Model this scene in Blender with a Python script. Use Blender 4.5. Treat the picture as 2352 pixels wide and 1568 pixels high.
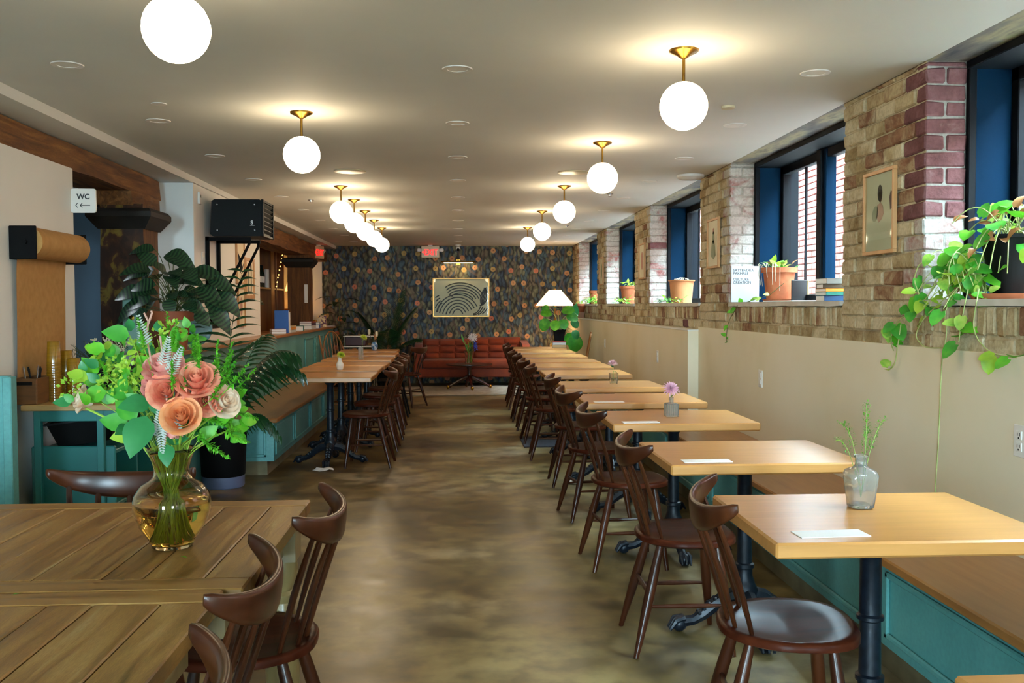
import bpy, math, random
from mathutils import Vector, Matrix, Euler
random.seed(7)
PI = math.pi
scene = bpy.context.scene
COL = scene.collection
for o in list(bpy.data.objects):
    bpy.data.objects.remove(o)

# ------------------------------------------------------------------ camera
cam_data = bpy.data.cameras.new('camera')
cam_data.sensor_width = 36.0
cam_data.lens = 36.0 * 2200.0 / 2352.0
cam_data.clip_start = 0.05
cam_data.clip_end = 200
cam = bpy.data.objects.new('camera', cam_data)
COL.objects.link(cam)
_d = Vector(((1053 - 1176) / 2200.0, (784 - 702) / 2200.0, -1.0)).normalized()
_u = Vector((-0.005, 1.0, 0.0))
_u = (_u - _d * _u.dot(_d)).normalized()
_x = _d.cross(_u)
cam.matrix_world = Matrix.Translation((0, 0, 1.36)) @ Matrix((_x, _d, _u)).to_4x4()
scene.camera = cam

# ------------------------------------------------------------------ world, daylight, exposure
world = bpy.data.worlds.new('overcast_sky')
scene.world = world
world.use_nodes = True
_wn = world.node_tree.nodes
_bg = _wn['Background']
_bg.inputs['Color'].default_value = (0.62, 0.83, 1.0, 1)
_bg.inputs['Strength'].default_value = 54.0
scene.view_settings.view_transform = 'Standard'
scene.view_settings.look = 'None'
scene.view_settings.gamma = 1.0
scene.view_settings.use_curve_mapping = False
scene.view_settings.exposure = 1.55
try:
    scene.cycles.sample_clamp_indirect = 2.5
    scene.cycles.max_bounces = 10
    scene.cycles.diffuse_bounces = 5
    scene.cycles.transparent_max_bounces = 16
    scene.cycles.caustics_reflective = False
    scene.cycles.caustics_refractive = True
except Exception:
    pass
GLOBE_STRENGTH = 7.5

def portal(loc, rot, sx, sy):
    l = bpy.data.lights.new('window_light', 'AREA')
    l.shape = 'RECTANGLE'; l.size = sx; l.size_y = sy
    l.cycles.is_portal = True
    o = bpy.data.objects.new('window_light', l)
    o.location = loc; o.rotation_euler = rot
    COL.objects.link(o)
PIER0, PERIOD, PIERW = 4.07, 2.985, 0.89          # window rhythm of the brick wall
WINDOWS = [(PIER0 + PERIOD * (k - 1) + PIERW, PIER0 + PERIOD * k) for k in range(-2, 5)]
SILL, CEIL = 1.38, 2.41
for (a, b) in WINDOWS:
    portal((2.47, (a + b) / 2, (SILL + CEIL) / 2), (0, PI / 2, 0), CEIL - SILL, b - a)
FRONT = [(-2.15, -1.2, .1, 2.2), (1.12, 1.95, .8, 2.2)]      # glazed door and window behind the viewer
for (a, b, z0, z1) in FRONT:
    portal(((a + b) / 2, -4.45, (z0 + z1) / 2), (PI / 2, 0, 0), b - a, z1 - z0)

# ------------------------------------------------------------------ mesh helpers
class MB:
    def __init__(s):
        s.v = []; s.f = []; s.mi = []; s.cur = 0
    def add(s, vs, fs):
        b = len(s.v)
        s.v.extend([tuple(p) for p in vs])
        for f in fs:
            s.f.append(tuple(i + b for i in f)); s.mi.append(s.cur)
        return s
    def box(s, lo, hi):
        x0, y0, z0 = lo; x1, y1, z1 = hi
        return s.add([(x0,y0,z0),(x1,y0,z0),(x1,y1,z0),(x0,y1,z0),(x0,y0,z1),(x1,y0,z1),(x1,y1,z1),(x0,y1,z1)],
            [(0,3,2,1),(4,5,6,7),(0,1,5,4),(1,2,6,5),(2,3,7,6),(3,0,4,7)])
    def cbox(s, lo, hi, c=0.004, M=None, jit=0):
        c = min([c] + [(hi[i] - lo[i]) * .49 for i in range(3)])
        vs = []; idx = {}
        ctr = [(lo[i] + hi[i]) / 2 for i in range(3)]
        hs = [(hi[i] - lo[i]) / 2 for i in range(3)]
        for sx in (-1, 1):
            for sy in (-1, 1):
                for sz in (-1, 1):
                    sg = (sx, sy, sz)
                    j = [random.uniform(-jit, jit) for _ in range(3)]
                    for a in range(3):
                        p = [ctr[i] + sg[i] * (hs[i] - (0 if i == a else c)) + j[i] for i in range(3)]
                        idx[(sg, a)] = len(vs); vs.append(p)
        fs = []
        def face(l, n):
            a, b, d = Vector(vs[l[0]]), Vector(vs[l[1]]), Vector(vs[l[2]])
            if (b - a).cross(d - a).dot(Vector(n)) < 0: l = l[::-1]
            fs.append(tuple(l))
        for a in range(3):
            b, d = [i for i in range(3) if i != a]
            for sg in (-1, 1):
                l = []
                for (p, q) in ((-1, -1), (1, -1), (1, 1), (-1, 1)):
                    t = [0, 0, 0]; t[a] = sg; t[b] = p; t[d] = q
                    l.append(idx[(tuple(t), a)])
                n = [0, 0, 0]; n[a] = sg
                face(l, n)
        for a in range(3):
            b, d = [i for i in range(3) if i != a]
            for p in (-1, 1):
                for q in (-1, 1):
                    t0 = [0, 0, 0]; t1 = [0, 0, 0]
                    t0[a] = -1; t1[a] = 1; t0[b] = t1[b] = p; t0[d] = t1[d] = q
                    n = [0, 0, 0]; n[b] = p; n[d] = q
                    face([idx[(tuple(t0), b)], idx[(tuple(t1), b)], idx[(tuple(t1), d)], idx[(tuple(t0), d)]], n)
        for sx in (-1, 1):
            for sy in (-1, 1):
                for sz in (-1, 1):
                    sg = (sx, sy, sz)
                    face([idx[(sg, 0)], idx[(sg, 1)], idx[(sg, 2)]], sg)
        if M is not None: vs = [tuple(M @ Vector(p)) for p in vs]
        return s.add(vs, fs)
    def tube(s, path, radii, seg=8, cap=True, flat=1.0, up=None):
        P = [Vector(p) for p in path]; n = len(P)
        if not hasattr(radii, '__len__'): radii = [radii] * n
        vs = []; ref = Vector(up) if up else None
        for i in range(n):
            t = (P[min(i + 1, n - 1)] - P[max(i - 1, 0)])
            t = t.normalized() if t.length > 1e-9 else Vector((0, 0, 1))
            if ref is None:
                ref = Vector((1, 0, 0)) if abs(t.x) < .8 else Vector((0, 1, 0))
            a = (ref - t * ref.dot(t))
            a = a.normalized() if a.length > 1e-6 else t.orthogonal().normalized()
            if not up: ref = a
            b = t.cross(a)
            for k in range(seg):
                w = 2 * PI * k / seg
                vs.append(P[i] + a * (math.cos(w) * radii[i]) + b * (math.sin(w) * radii[i] * flat))
        fs = []
        for i in range(n - 1):
            for k in range(seg):
                k2 = (k + 1) % seg
                fs.append((i*seg+k, i*seg+k2, (i+1)*seg+k2, (i+1)*seg+k))
        if cap:
            fs.append(tuple(range(seg - 1, -1, -1))); fs.append(tuple((n-1)*seg + k for k in range(seg)))
        return s.add(vs, fs)
    def lathe(s, prof, c=(0, 0, 0), seg=24, M=None, cap=True):
        vs = []; fs = []; n = len(prof)
        for (r, z) in prof:
            for k in range(seg):
                w = 2 * PI * k / seg
                vs.append(Vector((c[0] + r * math.cos(w), c[1] + r * math.sin(w), c[2] + z)))
        for i in range(n - 1):
            for k in range(seg):
                k2 = (k + 1) % seg
                fs.append((i*seg+k, i*seg+k2, (i+1)*seg+k2, (i+1)*seg+k))
        if cap:
            if prof[0][0] > 1e-4: fs.append(tuple(range(seg - 1, -1, -1)))
            if prof[-1][0] > 1e-4: fs.append(tuple((n-1)*seg + k for k in range(seg)))
        if M is not None: vs = [M @ p for p in vs]
        return s.add(vs, fs)
    def sphere(s, c, r, seg=16, rings=10, sc=(1, 1, 1)):
        prof = [(max(1e-5, math.sin(PI * i / rings)) * r, -math.cos(PI * i / rings) * r) for i in range(rings + 1)]
        M = Matrix.Translation(c) @ Matrix.Diagonal((sc[0], sc[1], sc[2], 1))
        return s.lathe(prof, (0, 0, 0), seg, M, cap=False)
    def grid(s, fn, nu, nv, flip=False):
        vs = [fn(i / nu, j / nv) for i in range(nu + 1) for j in range(nv + 1)]
        fs = []
        for i in range(nu):
            for j in range(nv):
                q = (i*(nv+1)+j, (i+1)*(nv+1)+j, (i+1)*(nv+1)+j+1, i*(nv+1)+j+1)
                fs.append(q[::-1] if flip else q)
        return s.add(vs, fs)
    def prism(s, poly, lo, hi, axis=2):
        # poly: list of 2d points (the two axes other than axis, in cyclic order)
        n = len(poly); o = [(1, 2), (2, 0), (0, 1)][axis]
        vs = []
        for h in (lo, hi):
            for (a, b) in poly:
                p = [0, 0, 0]; p[axis] = h; p[o[0]] = a; p[o[1]] = b; vs.append(p)
        fs = [tuple(range(n - 1, -1, -1)), tuple(range(n, 2 * n))]
        for i in range(n):
            j = (i + 1) % n
            fs.append((i, j, n + j, n + i))
        return s.add(vs, fs)
    def mesh(s, name, mats, smooth=False, angle=None):
        me = bpy.data.meshes.new(name)
        me.from_pydata(s.v, [], s.f)
        if not isinstance(mats, (list, tuple)): mats = [mats]
        for m in mats: me.materials.append(m)
        if len(mats) > 1: me.polygons.foreach_set('material_index', s.mi)
        if smooth: me.polygons.foreach_set('use_smooth', [True] * len(me.polygons))
        me.update()
        if smooth and angle:
            try: me.set_sharp_from_angle(angle=math.radians(angle))
            except Exception: pass
        return me
    def build(s, name, mats, parent=None, smooth=False, loc=None, angle=40):
        return link(name, s.mesh(name, mats, smooth, angle), parent, loc)

def link(name, me, parent=None, loc=None):
    o = bpy.data.objects.new(name, me); COL.objects.link(o)
    if parent is not None: o.parent = parent
    if loc is not None: o.location = loc
    return o
def tag(o, label=None, cat=None, group=None, kind=None):
    if label: o['label'] = label
    if cat: o['category'] = cat
    if group: o['group'] = group
    if kind: o['kind'] = kind
    return o
def thing(name, label, cat, loc=(0, 0, 0), rz=0, group=None):
    o = bpy.data.objects.new(name, None); COL.objects.link(o)
    o.empty_display_size = .1
    o.location = loc; o.rotation_euler = (0, 0, rz)
    return tag(o, label, cat, group)
def kids(o): return [c for c in bpy.data.objects if c.parent == o]
def dup(root, loc, rz, label=None, ch=None):
    r = root.copy(); COL.objects.link(r); r.location = loc; r.rotation_euler = (0, 0, rz)
    if label: r['label'] = label
    for c in (ch or kids(root)):
        n = c.copy(); COL.objects.link(n); n.parent = r
        for g in kids(c):
            q = g.copy(); COL.objects.link(q); q.parent = n
    return r
def frame(pos, d, up=(0, 0, 1), scale=1.0):
    x = Vector(d).normalized(); u = Vector(up)
    z = u - x * u.dot(x)
    z = z.normalized() if z.length > 1e-5 else x.orthogonal().normalized()
    y = z.cross(x)
    m = Matrix((x, y, z)).transposed().to_4x4()
    return Matrix.Translation(pos) @ m @ Matrix.Scale(scale, 4)
def text_mb(txt, size, depth, M, align='LEFT', mb=None, line=1.0, bold=0.0):
    cu = bpy.data.curves.new('txt', 'FONT'); cu.body = txt; cu.size = size; cu.extrude = depth
    cu.offset = size * bold; cu.align_x = align; cu.space_line = line; cu.resolution_u = 3
    o = bpy.data.objects.new('txt', cu); COL.objects.link(o)
    bpy.context.view_layer.update()
    me = o.evaluated_get(bpy.context.evaluated_depsgraph_get()).to_mesh()
    mb = mb or MB()
    mb.add([M @ v.co for v in me.vertices], [tuple(p.vertices) for p in me.polygons])
    bpy.data.objects.remove(o); bpy.data.curves.remove(cu)
    return mb

# ------------------------------------------------------------------ materials
def hx(h):
    h = h.lstrip('#'); r = []
    for i in (0, 2, 4):
        c = int(h[i:i+2], 16) / 255.0
        r.append(c / 12.92 if c <= .04045 else ((c + .055) / 1.055) ** 2.4)
    return (r[0], r[1], r[2], 1)
def newmat(name):
    m = bpy.data.materials.new(name); m.use_nodes = True
    nt = m.node_tree
    return m, nt, nt.nodes['Principled BSDF']
def N(nt, t, **kw):
    n = nt.nodes.new(t)
    for k, v in kw.items():
        if k.startswith('i_'):
            n.inputs[k[2:].replace('_', ' ')].default_value = v
        else: setattr(n, k, v)
    return n
def ramp(nt, fac, cols, interp='LINEAR'):
    r = N(nt, 'ShaderNodeValToRGB'); r.color_ramp.interpolation = interp
    e = r.color_ramp.elements
    while len(e) < len(cols): e.new(.5)
    for i, (p, c) in enumerate(cols):
        e[i].position = p; e[i].color = hx(c) if isinstance(c, str) else c
    nt.links.new(fac, r.inputs['Fac'])
    return r.outputs['Color']
def coords(nt, coord, stretch, rand=False):
    if coord == 'world': out = N(nt, 'ShaderNodeNewGeometry').outputs['Position']
    else: out = N(nt, 'ShaderNodeTexCoord').outputs['Object']
    if rand:
        oi = N(nt, 'ShaderNodeObjectInfo'); mu = N(nt, 'ShaderNodeMath', operation='MULTIPLY'); mu.inputs[1].default_value = 37.0
        nt.links.new(oi.outputs['Random'], mu.inputs[0])
        ad = N(nt, 'ShaderNodeVectorMath', operation='ADD')
        nt.links.new(out, ad.inputs[0]); nt.links.new(mu.outputs[0], ad.inputs[1]); out = ad.outputs[0]
    mp = N(nt, 'ShaderNodeMapping'); mp.inputs['Scale'].default_value = stretch
    nt.links.new(out, mp.inputs['Vector'])
    return mp.outputs['Vector']
def mixc(nt, fac, a, b, mode='MIX'):
    n = N(nt, 'ShaderNodeMix', data_type='RGBA', blend_type=mode)
    if isinstance(fac, (int, float)): n.inputs[0].default_value = fac
    else: nt.links.new(fac, n.inputs[0])
    for s, v in ((6, a), (7, b)):
        if isinstance(v, str): n.inputs[s].default_value = hx(v)
        else: nt.links.new(v, n.inputs[s])
    return n.outputs[2]
def bumpn(nt, b, h, strength, dist=.01):
    n = N(nt, 'ShaderNodeBump'); n.inputs['Strength'].default_value = strength; n.inputs['Distance'].default_value = dist
    nt.links.new(h, n.inputs['Height']); nt.links.new(n.outputs['Normal'], b.inputs['Normal'])
def mk(name, cols, scale=4, stretch=(1, 1, 1), detail=5, dist=0.0, rough=.5, rough2=None, metal=0, coat=0, bump=0, bdist=.01,
       coord='obj', rand=False, spec=.5, fine=None, sheen=0, trans=0, emit=None, estr=0, sss=0):
    m, nt, b = newmat(name)
    if isinstance(cols, str):
        b.inputs['Base Color'].default_value = hx(cols)
        nz = None
    else:
        v = coords(nt, coord, stretch, rand)
        nz = N(nt, 'ShaderNodeTexNoise'); nz.inputs['Scale'].default_value = scale; nz.inputs['Detail'].default_value = detail
        nz.inputs['Distortion'].default_value = dist
        nt.links.new(v, nz.inputs['Vector'])
        c = ramp(nt, nz.outputs['Fac'], cols)
        if fine:
            f2 = N(nt, 'ShaderNodeTexNoise'); f2.inputs['Scale'].default_value = fine[0]; f2.inputs['Detail'].default_value = 3
            nt.links.new(v, f2.inputs['Vector'])
            fc = ramp(nt, f2.outputs['Fac'], [(.3, fine[1]), (.7, fine[2])])
            c = mixc(nt, fine[3], c, fc, 'MULTIPLY')
        nt.links.new(c, b.inputs['Base Color'])
        if rough2 is not None:
            mr = N(nt, 'ShaderNodeMapRange'); mr.inputs['From Min'].default_value = .3; mr.inputs['From Max'].default_value = .7
            mr.inputs['To Min'].default_value = rough; mr.inputs['To Max'].default_value = rough2
            nt.links.new(nz.outputs['Fac'], mr.inputs['Value']); nt.links.new(mr.outputs['Result'], b.inputs['Roughness'])
        if bump: bumpn(nt, b, nz.outputs['Fac'], bump, bdist)
    if rough2 is None: b.inputs['Roughness'].default_value = rough
    b.inputs['Metallic'].default_value = metal
    b.inputs['Specular IOR Level'].default_value = spec
    b.inputs['Coat Weight'].default_value = coat
    b.inputs['Coat Roughness'].default_value = .3
    b.inputs['Sheen Weight'].default_value = sheen
    b.inputs['Transmission Weight'].default_value = trans
    if sss: b.inputs['Subsurface Weight'].default_value = sss; b.inputs['Subsurface Radius'].default_value = (.02, .02, .01)
    if emit:
        b.inputs['Emission Color'].default_value = hx(emit); b.inputs['Emission Strength'].default_value = estr
    return m
def brickmat(name, cols, wash, amount, scale=11):
    m, nt, b = newmat(name)
    v = coords(nt, 'world', (1, 1, 1), True); v2 = coords(nt, 'world', (1, 1, 1))
    a = N(nt, 'ShaderNodeTexNoise'); a.inputs['Scale'].default_value = scale; a.inputs['Detail'].default_value = 9; a.inputs['Roughness'].default_value = .65
    c = N(nt, 'ShaderNodeTexNoise'); c.inputs['Scale'].default_value = 4.5; c.inputs['Detail'].default_value = 10; c.inputs['Roughness'].default_value = .7; c.inputs['Distortion'].default_value = .5
    f = N(nt, 'ShaderNodeTexNoise'); f.inputs['Scale'].default_value = 55; f.inputs['Detail'].default_value = 5
    nt.links.new(v, a.inputs['Vector']); nt.links.new(v2, c.inputs['Vector']); nt.links.new(v2, f.inputs['Vector'])
    col = ramp(nt, a.outputs['Fac'], cols)
    k = ramp(nt, c.outputs['Fac'], [(amount[0], '#000000'), (amount[1], '#ffffff')])
    col = mixc(nt, k, col, wash)
    col = mixc(nt, .35, col, ramp(nt, f.outputs['Fac'], [(.3, '#9a9080'), (.6, '#ffffff')]), 'MULTIPLY')
    nt.links.new(col, b.inputs['Base Color']); b.inputs['Roughness'].default_value = .92; b.inputs['Specular IOR Level'].default_value = .2
    ad = N(nt, 'ShaderNodeMath', operation='ADD'); nt.links.new(a.outputs['Fac'], ad.inputs[0]); nt.links.new(f.outputs['Fac'], ad.inputs[1])
    bumpn(nt, b, ad.outputs[0], .7, .006)
    return m
def glassmat(name, col, rough=0.0, ior=1.45):
    m, nt, b = newmat(name)
    b.inputs['Base Color'].default_value = hx(col); b.inputs['Transmission Weight'].default_value = 1
    b.inputs['Roughness'].default_value = rough; b.inputs['IOR'].default_value = ior
    return m
def leafmat(name, cols, rough=.45, scale=14, stretch=(1, 1, 1), trans=.25):
    m = mk(name, cols, scale=scale, stretch=stretch, detail=3, rough=rough, rand=True)
    nt = m.node_tree; b = nt.nodes['Principled BSDF']
    src = b.inputs['Base Color'].links[0].from_socket
    tr = N(nt, 'ShaderNodeBsdfTranslucent'); nt.links.new(src, tr.inputs['Color'])
    mx = N(nt, 'ShaderNodeMixShader'); mx.inputs[0].default_value = trans
    nt.links.new(b.outputs[0], mx.inputs[1]); nt.links.new(tr.outputs[0], mx.inputs[2])
    nt.links.new(mx.outputs[0], nt.nodes['Material Output'].inputs['Surface'])
    return m

T = {}
T['ceiling'] = mk('ceiling_paint', [(.3, '#d3d5d1'), (.7, '#dcded9')], scale=1.2, rough=.75, coord='world')
T['white'] = mk('white_wall_paint', [(.3, '#e2e3dd'), (.7, '#e9eae5')], scale=1.5, rough=.7, coord='world')
T['bluewall'] = mk('blue_grey_wall_paint', [(.3, '#5d7688'), (.7, '#647e90')], scale=1.5, rough=.7, coord='world')
T['wainscot'] = mk('cream_wall_paint', [(.25, '#d6caa6'), (.45, '#e4dbc0'), (.7, '#e9e2cc')], scale=1.1, detail=6, rough=.55, coord='world')
T['teal'] = mk('teal_paint', [(.25, '#3f7f7d'), (.5, '#569a97'), (.75, '#69aaa5')], scale=2.2, detail=6, rough=.45, coord='world', fine=(60, '#c9c9c9', '#ffffff', .35))
T['teal_dark'] = mk('dark_teal_paint', [(.3, '#1c6361'), (.7, '#26716e')], scale=2, rough=.4, coord='world')
T['oak'] = mk('varnished_oak', [(.25, '#b07a3d'), (.5, '#bb8245'), (.78, '#c48b4b')], scale=5, stretch=(.8, 9, 9), detail=4, dist=.2, rough=.28, rand=True, spec=.6)
T['oak_y'] = mk('varnished_oak_bench', [(.25, '#94602e'), (.5, '#9f6a36'), (.78, '#a8743e')], scale=4, stretch=(9, .8, 9), detail=4, dist=.1, rough=.29, coord='world')
T['walnut'] = mk('dark_walnut', [(.25, '#220d06'), (.5, '#3a1a0b'), (.8, '#522a13')], scale=7, stretch=(1, 1, .25), detail=6, dist=.5, rough=.28, rand=True, spec=.3)
T['walnut_s'] = mk('dark_walnut_seat', [(.25, '#2a0f07'), (.5, '#3d190d'), (.8, '#4f2413')], scale=5, stretch=(.5, 5, 5), detail=6, dist=.5, rough=.28, rand=True, spec=.04)
T['windsor'] = mk('warm_beech', [(.3, '#6e3f1a'), (.7, '#91602f')], scale=8, stretch=(1, 1, .3), rough=.35, rand=True)
T['iron'] = mk('black_cast_iron', [(.3, '#0b1018'), (.7, '#17202b')], scale=40, rough=.38, metal=.3, bump=.3, bdist=.004)
T['black'] = mk('black_enamel', '#060707', rough=.55, spec=.15)
T['matblack'] = mk('matt_black', '#070708', rough=.8, spec=.15)
T['brass'] = mk('aged_brass', [(.3, '#7a5720'), (.7, '#a37a32')], scale=12, rough=.28, metal=1)
T['gold'] = mk('polished_brass', '#c59a3a', rough=.15, metal=1)
T['steel'] = mk('brushed_steel', [(.3, '#9a9c9e'), (.7, '#b9bbbd')], scale=8, stretch=(1, 1, 20), rough=.25, metal=1)
T['frameblk'] = mk('dark_window_metal', '#06080c', rough=.6, spec=.1)
T['blue'] = mk('blue_window_metal', [(.3, '#021626'), (.7, '#031e34')], scale=1.2, spec=.04, rough=.7, coord='world')
T['paper'] = mk('white_paper', '#f0eee8', rough=.6)
T['kraft'] = mk('kraft_paper', [(.3, '#a5773c'), (.7, '#b3854a')], scale=25, rough=.75, coord='world', bump=.05)
T['plastic'] = mk('white_plastic', '#e4e2dc', rough=.35)
T['cream_pl'] = mk('cream_plastic', '#d5c9a6', rough=.4)
T['terra'] = mk('terracotta', [(.3, '#8d4a2a'), (.5, '#a95d38'), (.75, '#bb7750')], scale=9, rough=.8, rand=True)
T['terra_d'] = mk('dark_terracotta', [(.3, '#7c3a1c'), (.7, '#93491f')], scale=7, rough=.7)
T['terra_p'] = mk('pale_terracotta', [(.3, '#b57547'), (.7, '#c98a5b')], scale=7, rough=.8)
T['soil'] = mk('soil', [(.3, '#241a12'), (.7, '#3c2d20')], scale=60, rough=.95, bump=.6)
T['leaf'] = leafmat('green_leaf', [(.3, '#2c7a22'), (.55, '#429a2c'), (.8, '#6fb53a')])
T['leaf_b'] = leafmat('bright_green_leaf', [(.3, '#3f8f1c'), (.6, '#5fb024'), (.8, '#8cc83a')])
T['leaf_d'] = leafmat('dark_green_leaf', [(.3, '#12391c'), (.7, '#1f5227')], rough=.35)
T['leaf_t'] = leafmat('eucalyptus_leaf', [(.3, '#1c6b38'), (.7, '#3a8a4c')], rough=.4)
T['leaf_y'] = leafmat('lime_leaf', [(.3, '#7fae2c'), (.7, '#a8c63c')])
T['leaf_w'] = leafmat('variegated_leaf', [(.3, '#5e9e30'), (.55, '#a4c452'), (.8, '#d8dc8c')])
T['leaf_br'] = leafmat('withered_leaf', [(.3, '#7c4a24'), (.7, '#b07c48')], trans=.15)
T['palm'] = leafmat('palm_leaf', [(.3, '#0f2e16'), (.7, '#1d4a22')], rough=.3, trans=.12)
T['stem'] = mk('green_stem', [(.3, '#6c8d2a'), (.7, '#8fae3a')], scale=10, rough=.5)
T['stem_d'] = mk('dark_stem', [(.3, '#3a3f1c'), (.7, '#57602c')], scale=10, rough=.5)
T['vine'] = mk('pale_vine', [(.3, '#8a9c4c'), (.7, '#b9bf80')], scale=20, rough=.6)
T['root'] = mk('dry_root', '#c9c0a4', rough=.8)
T['silver'] = leafmat('silver_fern', [(.3, '#8d978c'), (.7, '#c2c8ba')])
T['rose'] = leafmat('coral_rose', [(.3, '#ea7c62'), (.55, '#f6a585'), (.8, '#f9c79e')], rough=.6, scale=1.6, trans=.3)
T['rose_p'] = leafmat('pink_rose', [(.3, '#e88482'), (.6, '#f4b0a0'), (.8, '#f7d6bc')], rough=.6, scale=1.6, trans=.3)
T['rose_o'] = leafmat('apricot_rose', [(.3, '#ef9a5c'), (.7, '#f6b783')], rough=.6, scale=1.6, trans=.3)
T['rose_c'] = leafmat('cream_rose', [(.3, '#edc6a0'), (.7, '#f3e4cd')], rough=.6, scale=1.6, trans=.3)
T['mum'] = leafmat('pink_chrysanthemum', [(.3, '#d795b4'), (.7, '#efc8d8')], rough=.6, trans=.3)
T['mum_p'] = leafmat('pale_pink_chrysanthemum', [(.3, '#e6b8c6'), (.7, '#f3dfe2')], rough=.6, trans=.3)
T['mum_y'] = leafmat('lime_chrysanthemum', [(.3, '#a8bd22'), (.7, '#d3dd58')], rough=.6, trans=.3)
T['white_fl'] = leafmat('white_petal', [(.3, '#e4dcdc'), (.7, '#f4f0ee')], rough=.6, trans=.3)
T['blue_fl'] = leafmat('blue_petal', [(.3, '#1b3fae'), (.7, '#3e66d6')], rough=.6, trans=.2)
T['cream_fl'] = leafmat('cream_blossom', [(.3, '#cfc6a4'), (.7, '#e6dfc2')], rough=.7)
T['berry'] = mk('dark_red_berry', '#6c1414', rough=.3)
T['glass'] = glassmat('clear_glass', '#f4fbf8', .02)
T['cutglass'] = mk('cut_glass', '#f6fbf9', rough=.1, trans=.9)
T['milk'] = mk('milk_glass', '#e9e6dc', rough=.2, sss=.2)
T['amberglass'] = glassmat('amber_glass', '#f9ebc4', 0.0)
T['amberwater'] = glassmat('amber_water', '#f6e09a', 0.0, 1.33)
T['ambercup'] = mk('amber_plastic', [(.3, '#7d5408'), (.7, '#a87a14')], scale=3, stretch=(1, 1, 60), rough=.12, trans=.25, coat=.3)
T['velvet'] = mk('rust_velvet', [(.3, '#6a2206'), (.6, '#812f08'), (.8, '#933c0c')], scale=6, rough=.8, sheen=.15)
T['shade'] = mk('lamp_shade_linen', '#f2e6cf', rough=.9, emit='#ffd9a0', estr=1.1)
T['shade_w'] = mk('warm_lamp_shade', '#e8c98a', rough=.9, emit='#ffc46a', estr=.9)
T['globe'] = mk('opal_glass_lit', '#ffffff', rough=.3, emit='#ffe4ba', estr=GLOBE_STRENGTH)
T['red_e'] = mk('red_led', '#c01010', rough=.4, emit='#ff0c0c', estr=1.6)
T['timber'] = mk('old_timber', [(.25, '#4a2b10'), (.5, '#7a4c1e'), (.75, '#9c6c34')], scale=3, stretch=(8, .7, 8), detail=9, dist=.8, rough=.8, coord='world', bump=.5, fine=(50, '#8a8a8a', '#ffffff', .5))
T['timber_z'] = mk('old_timber_post', [(.25, '#43230d'), (.5, '#6a4017'), (.75, '#8a5a24')], scale=3, stretch=(8, 8, .7), detail=9, dist=.8, rough=.75, coord='world', bump=.5, fine=(50, '#8a8a8a', '#ffffff', .5))
T['peel'] = mk('peeling_painted_timber', [(.40, '#2c1607'), (.54, '#45250c'), (.57, '#6e5518'), (.66, '#7d6a26'), (.7, '#3d210c')], scale=7, stretch=(1.6, 1.6, 1.0), detail=14, dist=.5, rough=.7, coord='world', bump=.5)
T['darkwood'] = mk('charred_timber', [(.3, '#0f0b07'), (.7, '#1d150d')], scale=8, rough=.7, coord='world')
T['cabwood'] = mk('amber_shelf_wood', [(.3, '#7d4413'), (.7, '#a3621f')], scale=3, stretch=(6, 6, .6), detail=6, rough=.4, coord='world')
T['mahog'] = mk('dark_mahogany', [(.3, '#2a0f08'), (.7, '#42190d')], scale=6, rough=.3, coat=.2)
T['paleoak'] = mk('pale_oak_frame', [(.3, '#b3824c'), (.7, '#c8996a')], scale=10, stretch=(1, 1, 1), rough=.45)
T['greymetal'] = mk('green_painted_metal', [(.3, '#6b9484'), (.7, '#86a898')], scale=6, rough=.5)
T['greybase'] = mk('blue_grey_plastic', '#5a6684', rough=.5)
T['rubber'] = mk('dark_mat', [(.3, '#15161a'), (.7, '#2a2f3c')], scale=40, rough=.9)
T['rug'] = mk('pale_grey_rug', [(.3, '#8f8a7c'), (.7, '#b0aa9b')], scale=9, rough=.95, coord='world', bump=.2)
T['concrete_w'] = mk('concrete_plinth', [(.3, '#5b5239'), (.7, '#7a6f50')], scale=6, rough=.8, coord='world')
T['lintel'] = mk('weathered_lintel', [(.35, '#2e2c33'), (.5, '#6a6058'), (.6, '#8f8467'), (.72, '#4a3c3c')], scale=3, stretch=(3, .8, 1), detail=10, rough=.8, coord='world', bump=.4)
T['stone'] = mk('pale_stone_sill', [(.3, '#b9b6ac'), (.7, '#d4d2ca')], scale=8, rough=.6, coord='world')
T['mortar'] = brickmat('old_mortar', [(.3, '#8c7c5c'), (.7, '#b0a07c')], '#c8bc9e', (.36, .56))
T['mortar_w'] = brickmat('pale_mortar', [(.3, '#8f8a80'), (.7, '#aaa69c')], '#b3afa6', (.4, .6))
T['b_cream'] = brickmat('limewashed_tan_brick', [(.3, '#86704a'), (.5, '#a8946c'), (.75, '#bba985')], '#c9bd9f', (.34, .56))
T['b_tan'] = brickmat('yellow_brown_brick', [(.3, '#70593a'), (.5, '#96805a'), (.75, '#ab9773')], '#bdae8c', (.42, .62))
T['b_red'] = brickmat('exposed_red_brick', [(.3, '#573634'), (.55, '#70494a'), (.8, '#856462')], '#a58a84', (.58, .8))
T['b_worn'] = brickmat('patchy_red_brown_brick', [(.3, '#64402c'), (.5, '#845f48'), (.75, '#997a5c')], '#bdab88', (.46, .64))
T['b_white'] = brickmat('daylit_whitewash_brick', [(.3, '#7f4a46'), (.5, '#9a6a64'), (.75, '#a98a80')], '#bdbab2', (.36, .5))  # limewash over red; its white also stands in for daylight on the reveals
T['b_out'] = mk('outdoor_red_brick', [(.3, '#6e3a32'), (.7, '#8a4e44')], scale=8, rough=.9, coord='world', rand=True)
T['mortar_o'] = mk('outdoor_mortar', [(.3, '#8f8078'), (.7, '#a3958c')], scale=20, rough=.95, coord='world')
T['pave'] = mk('pavement', [(.3, '#97968f'), (.7, '#b3b2aa')], scale=3, rough=.9, coord='world')

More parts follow.
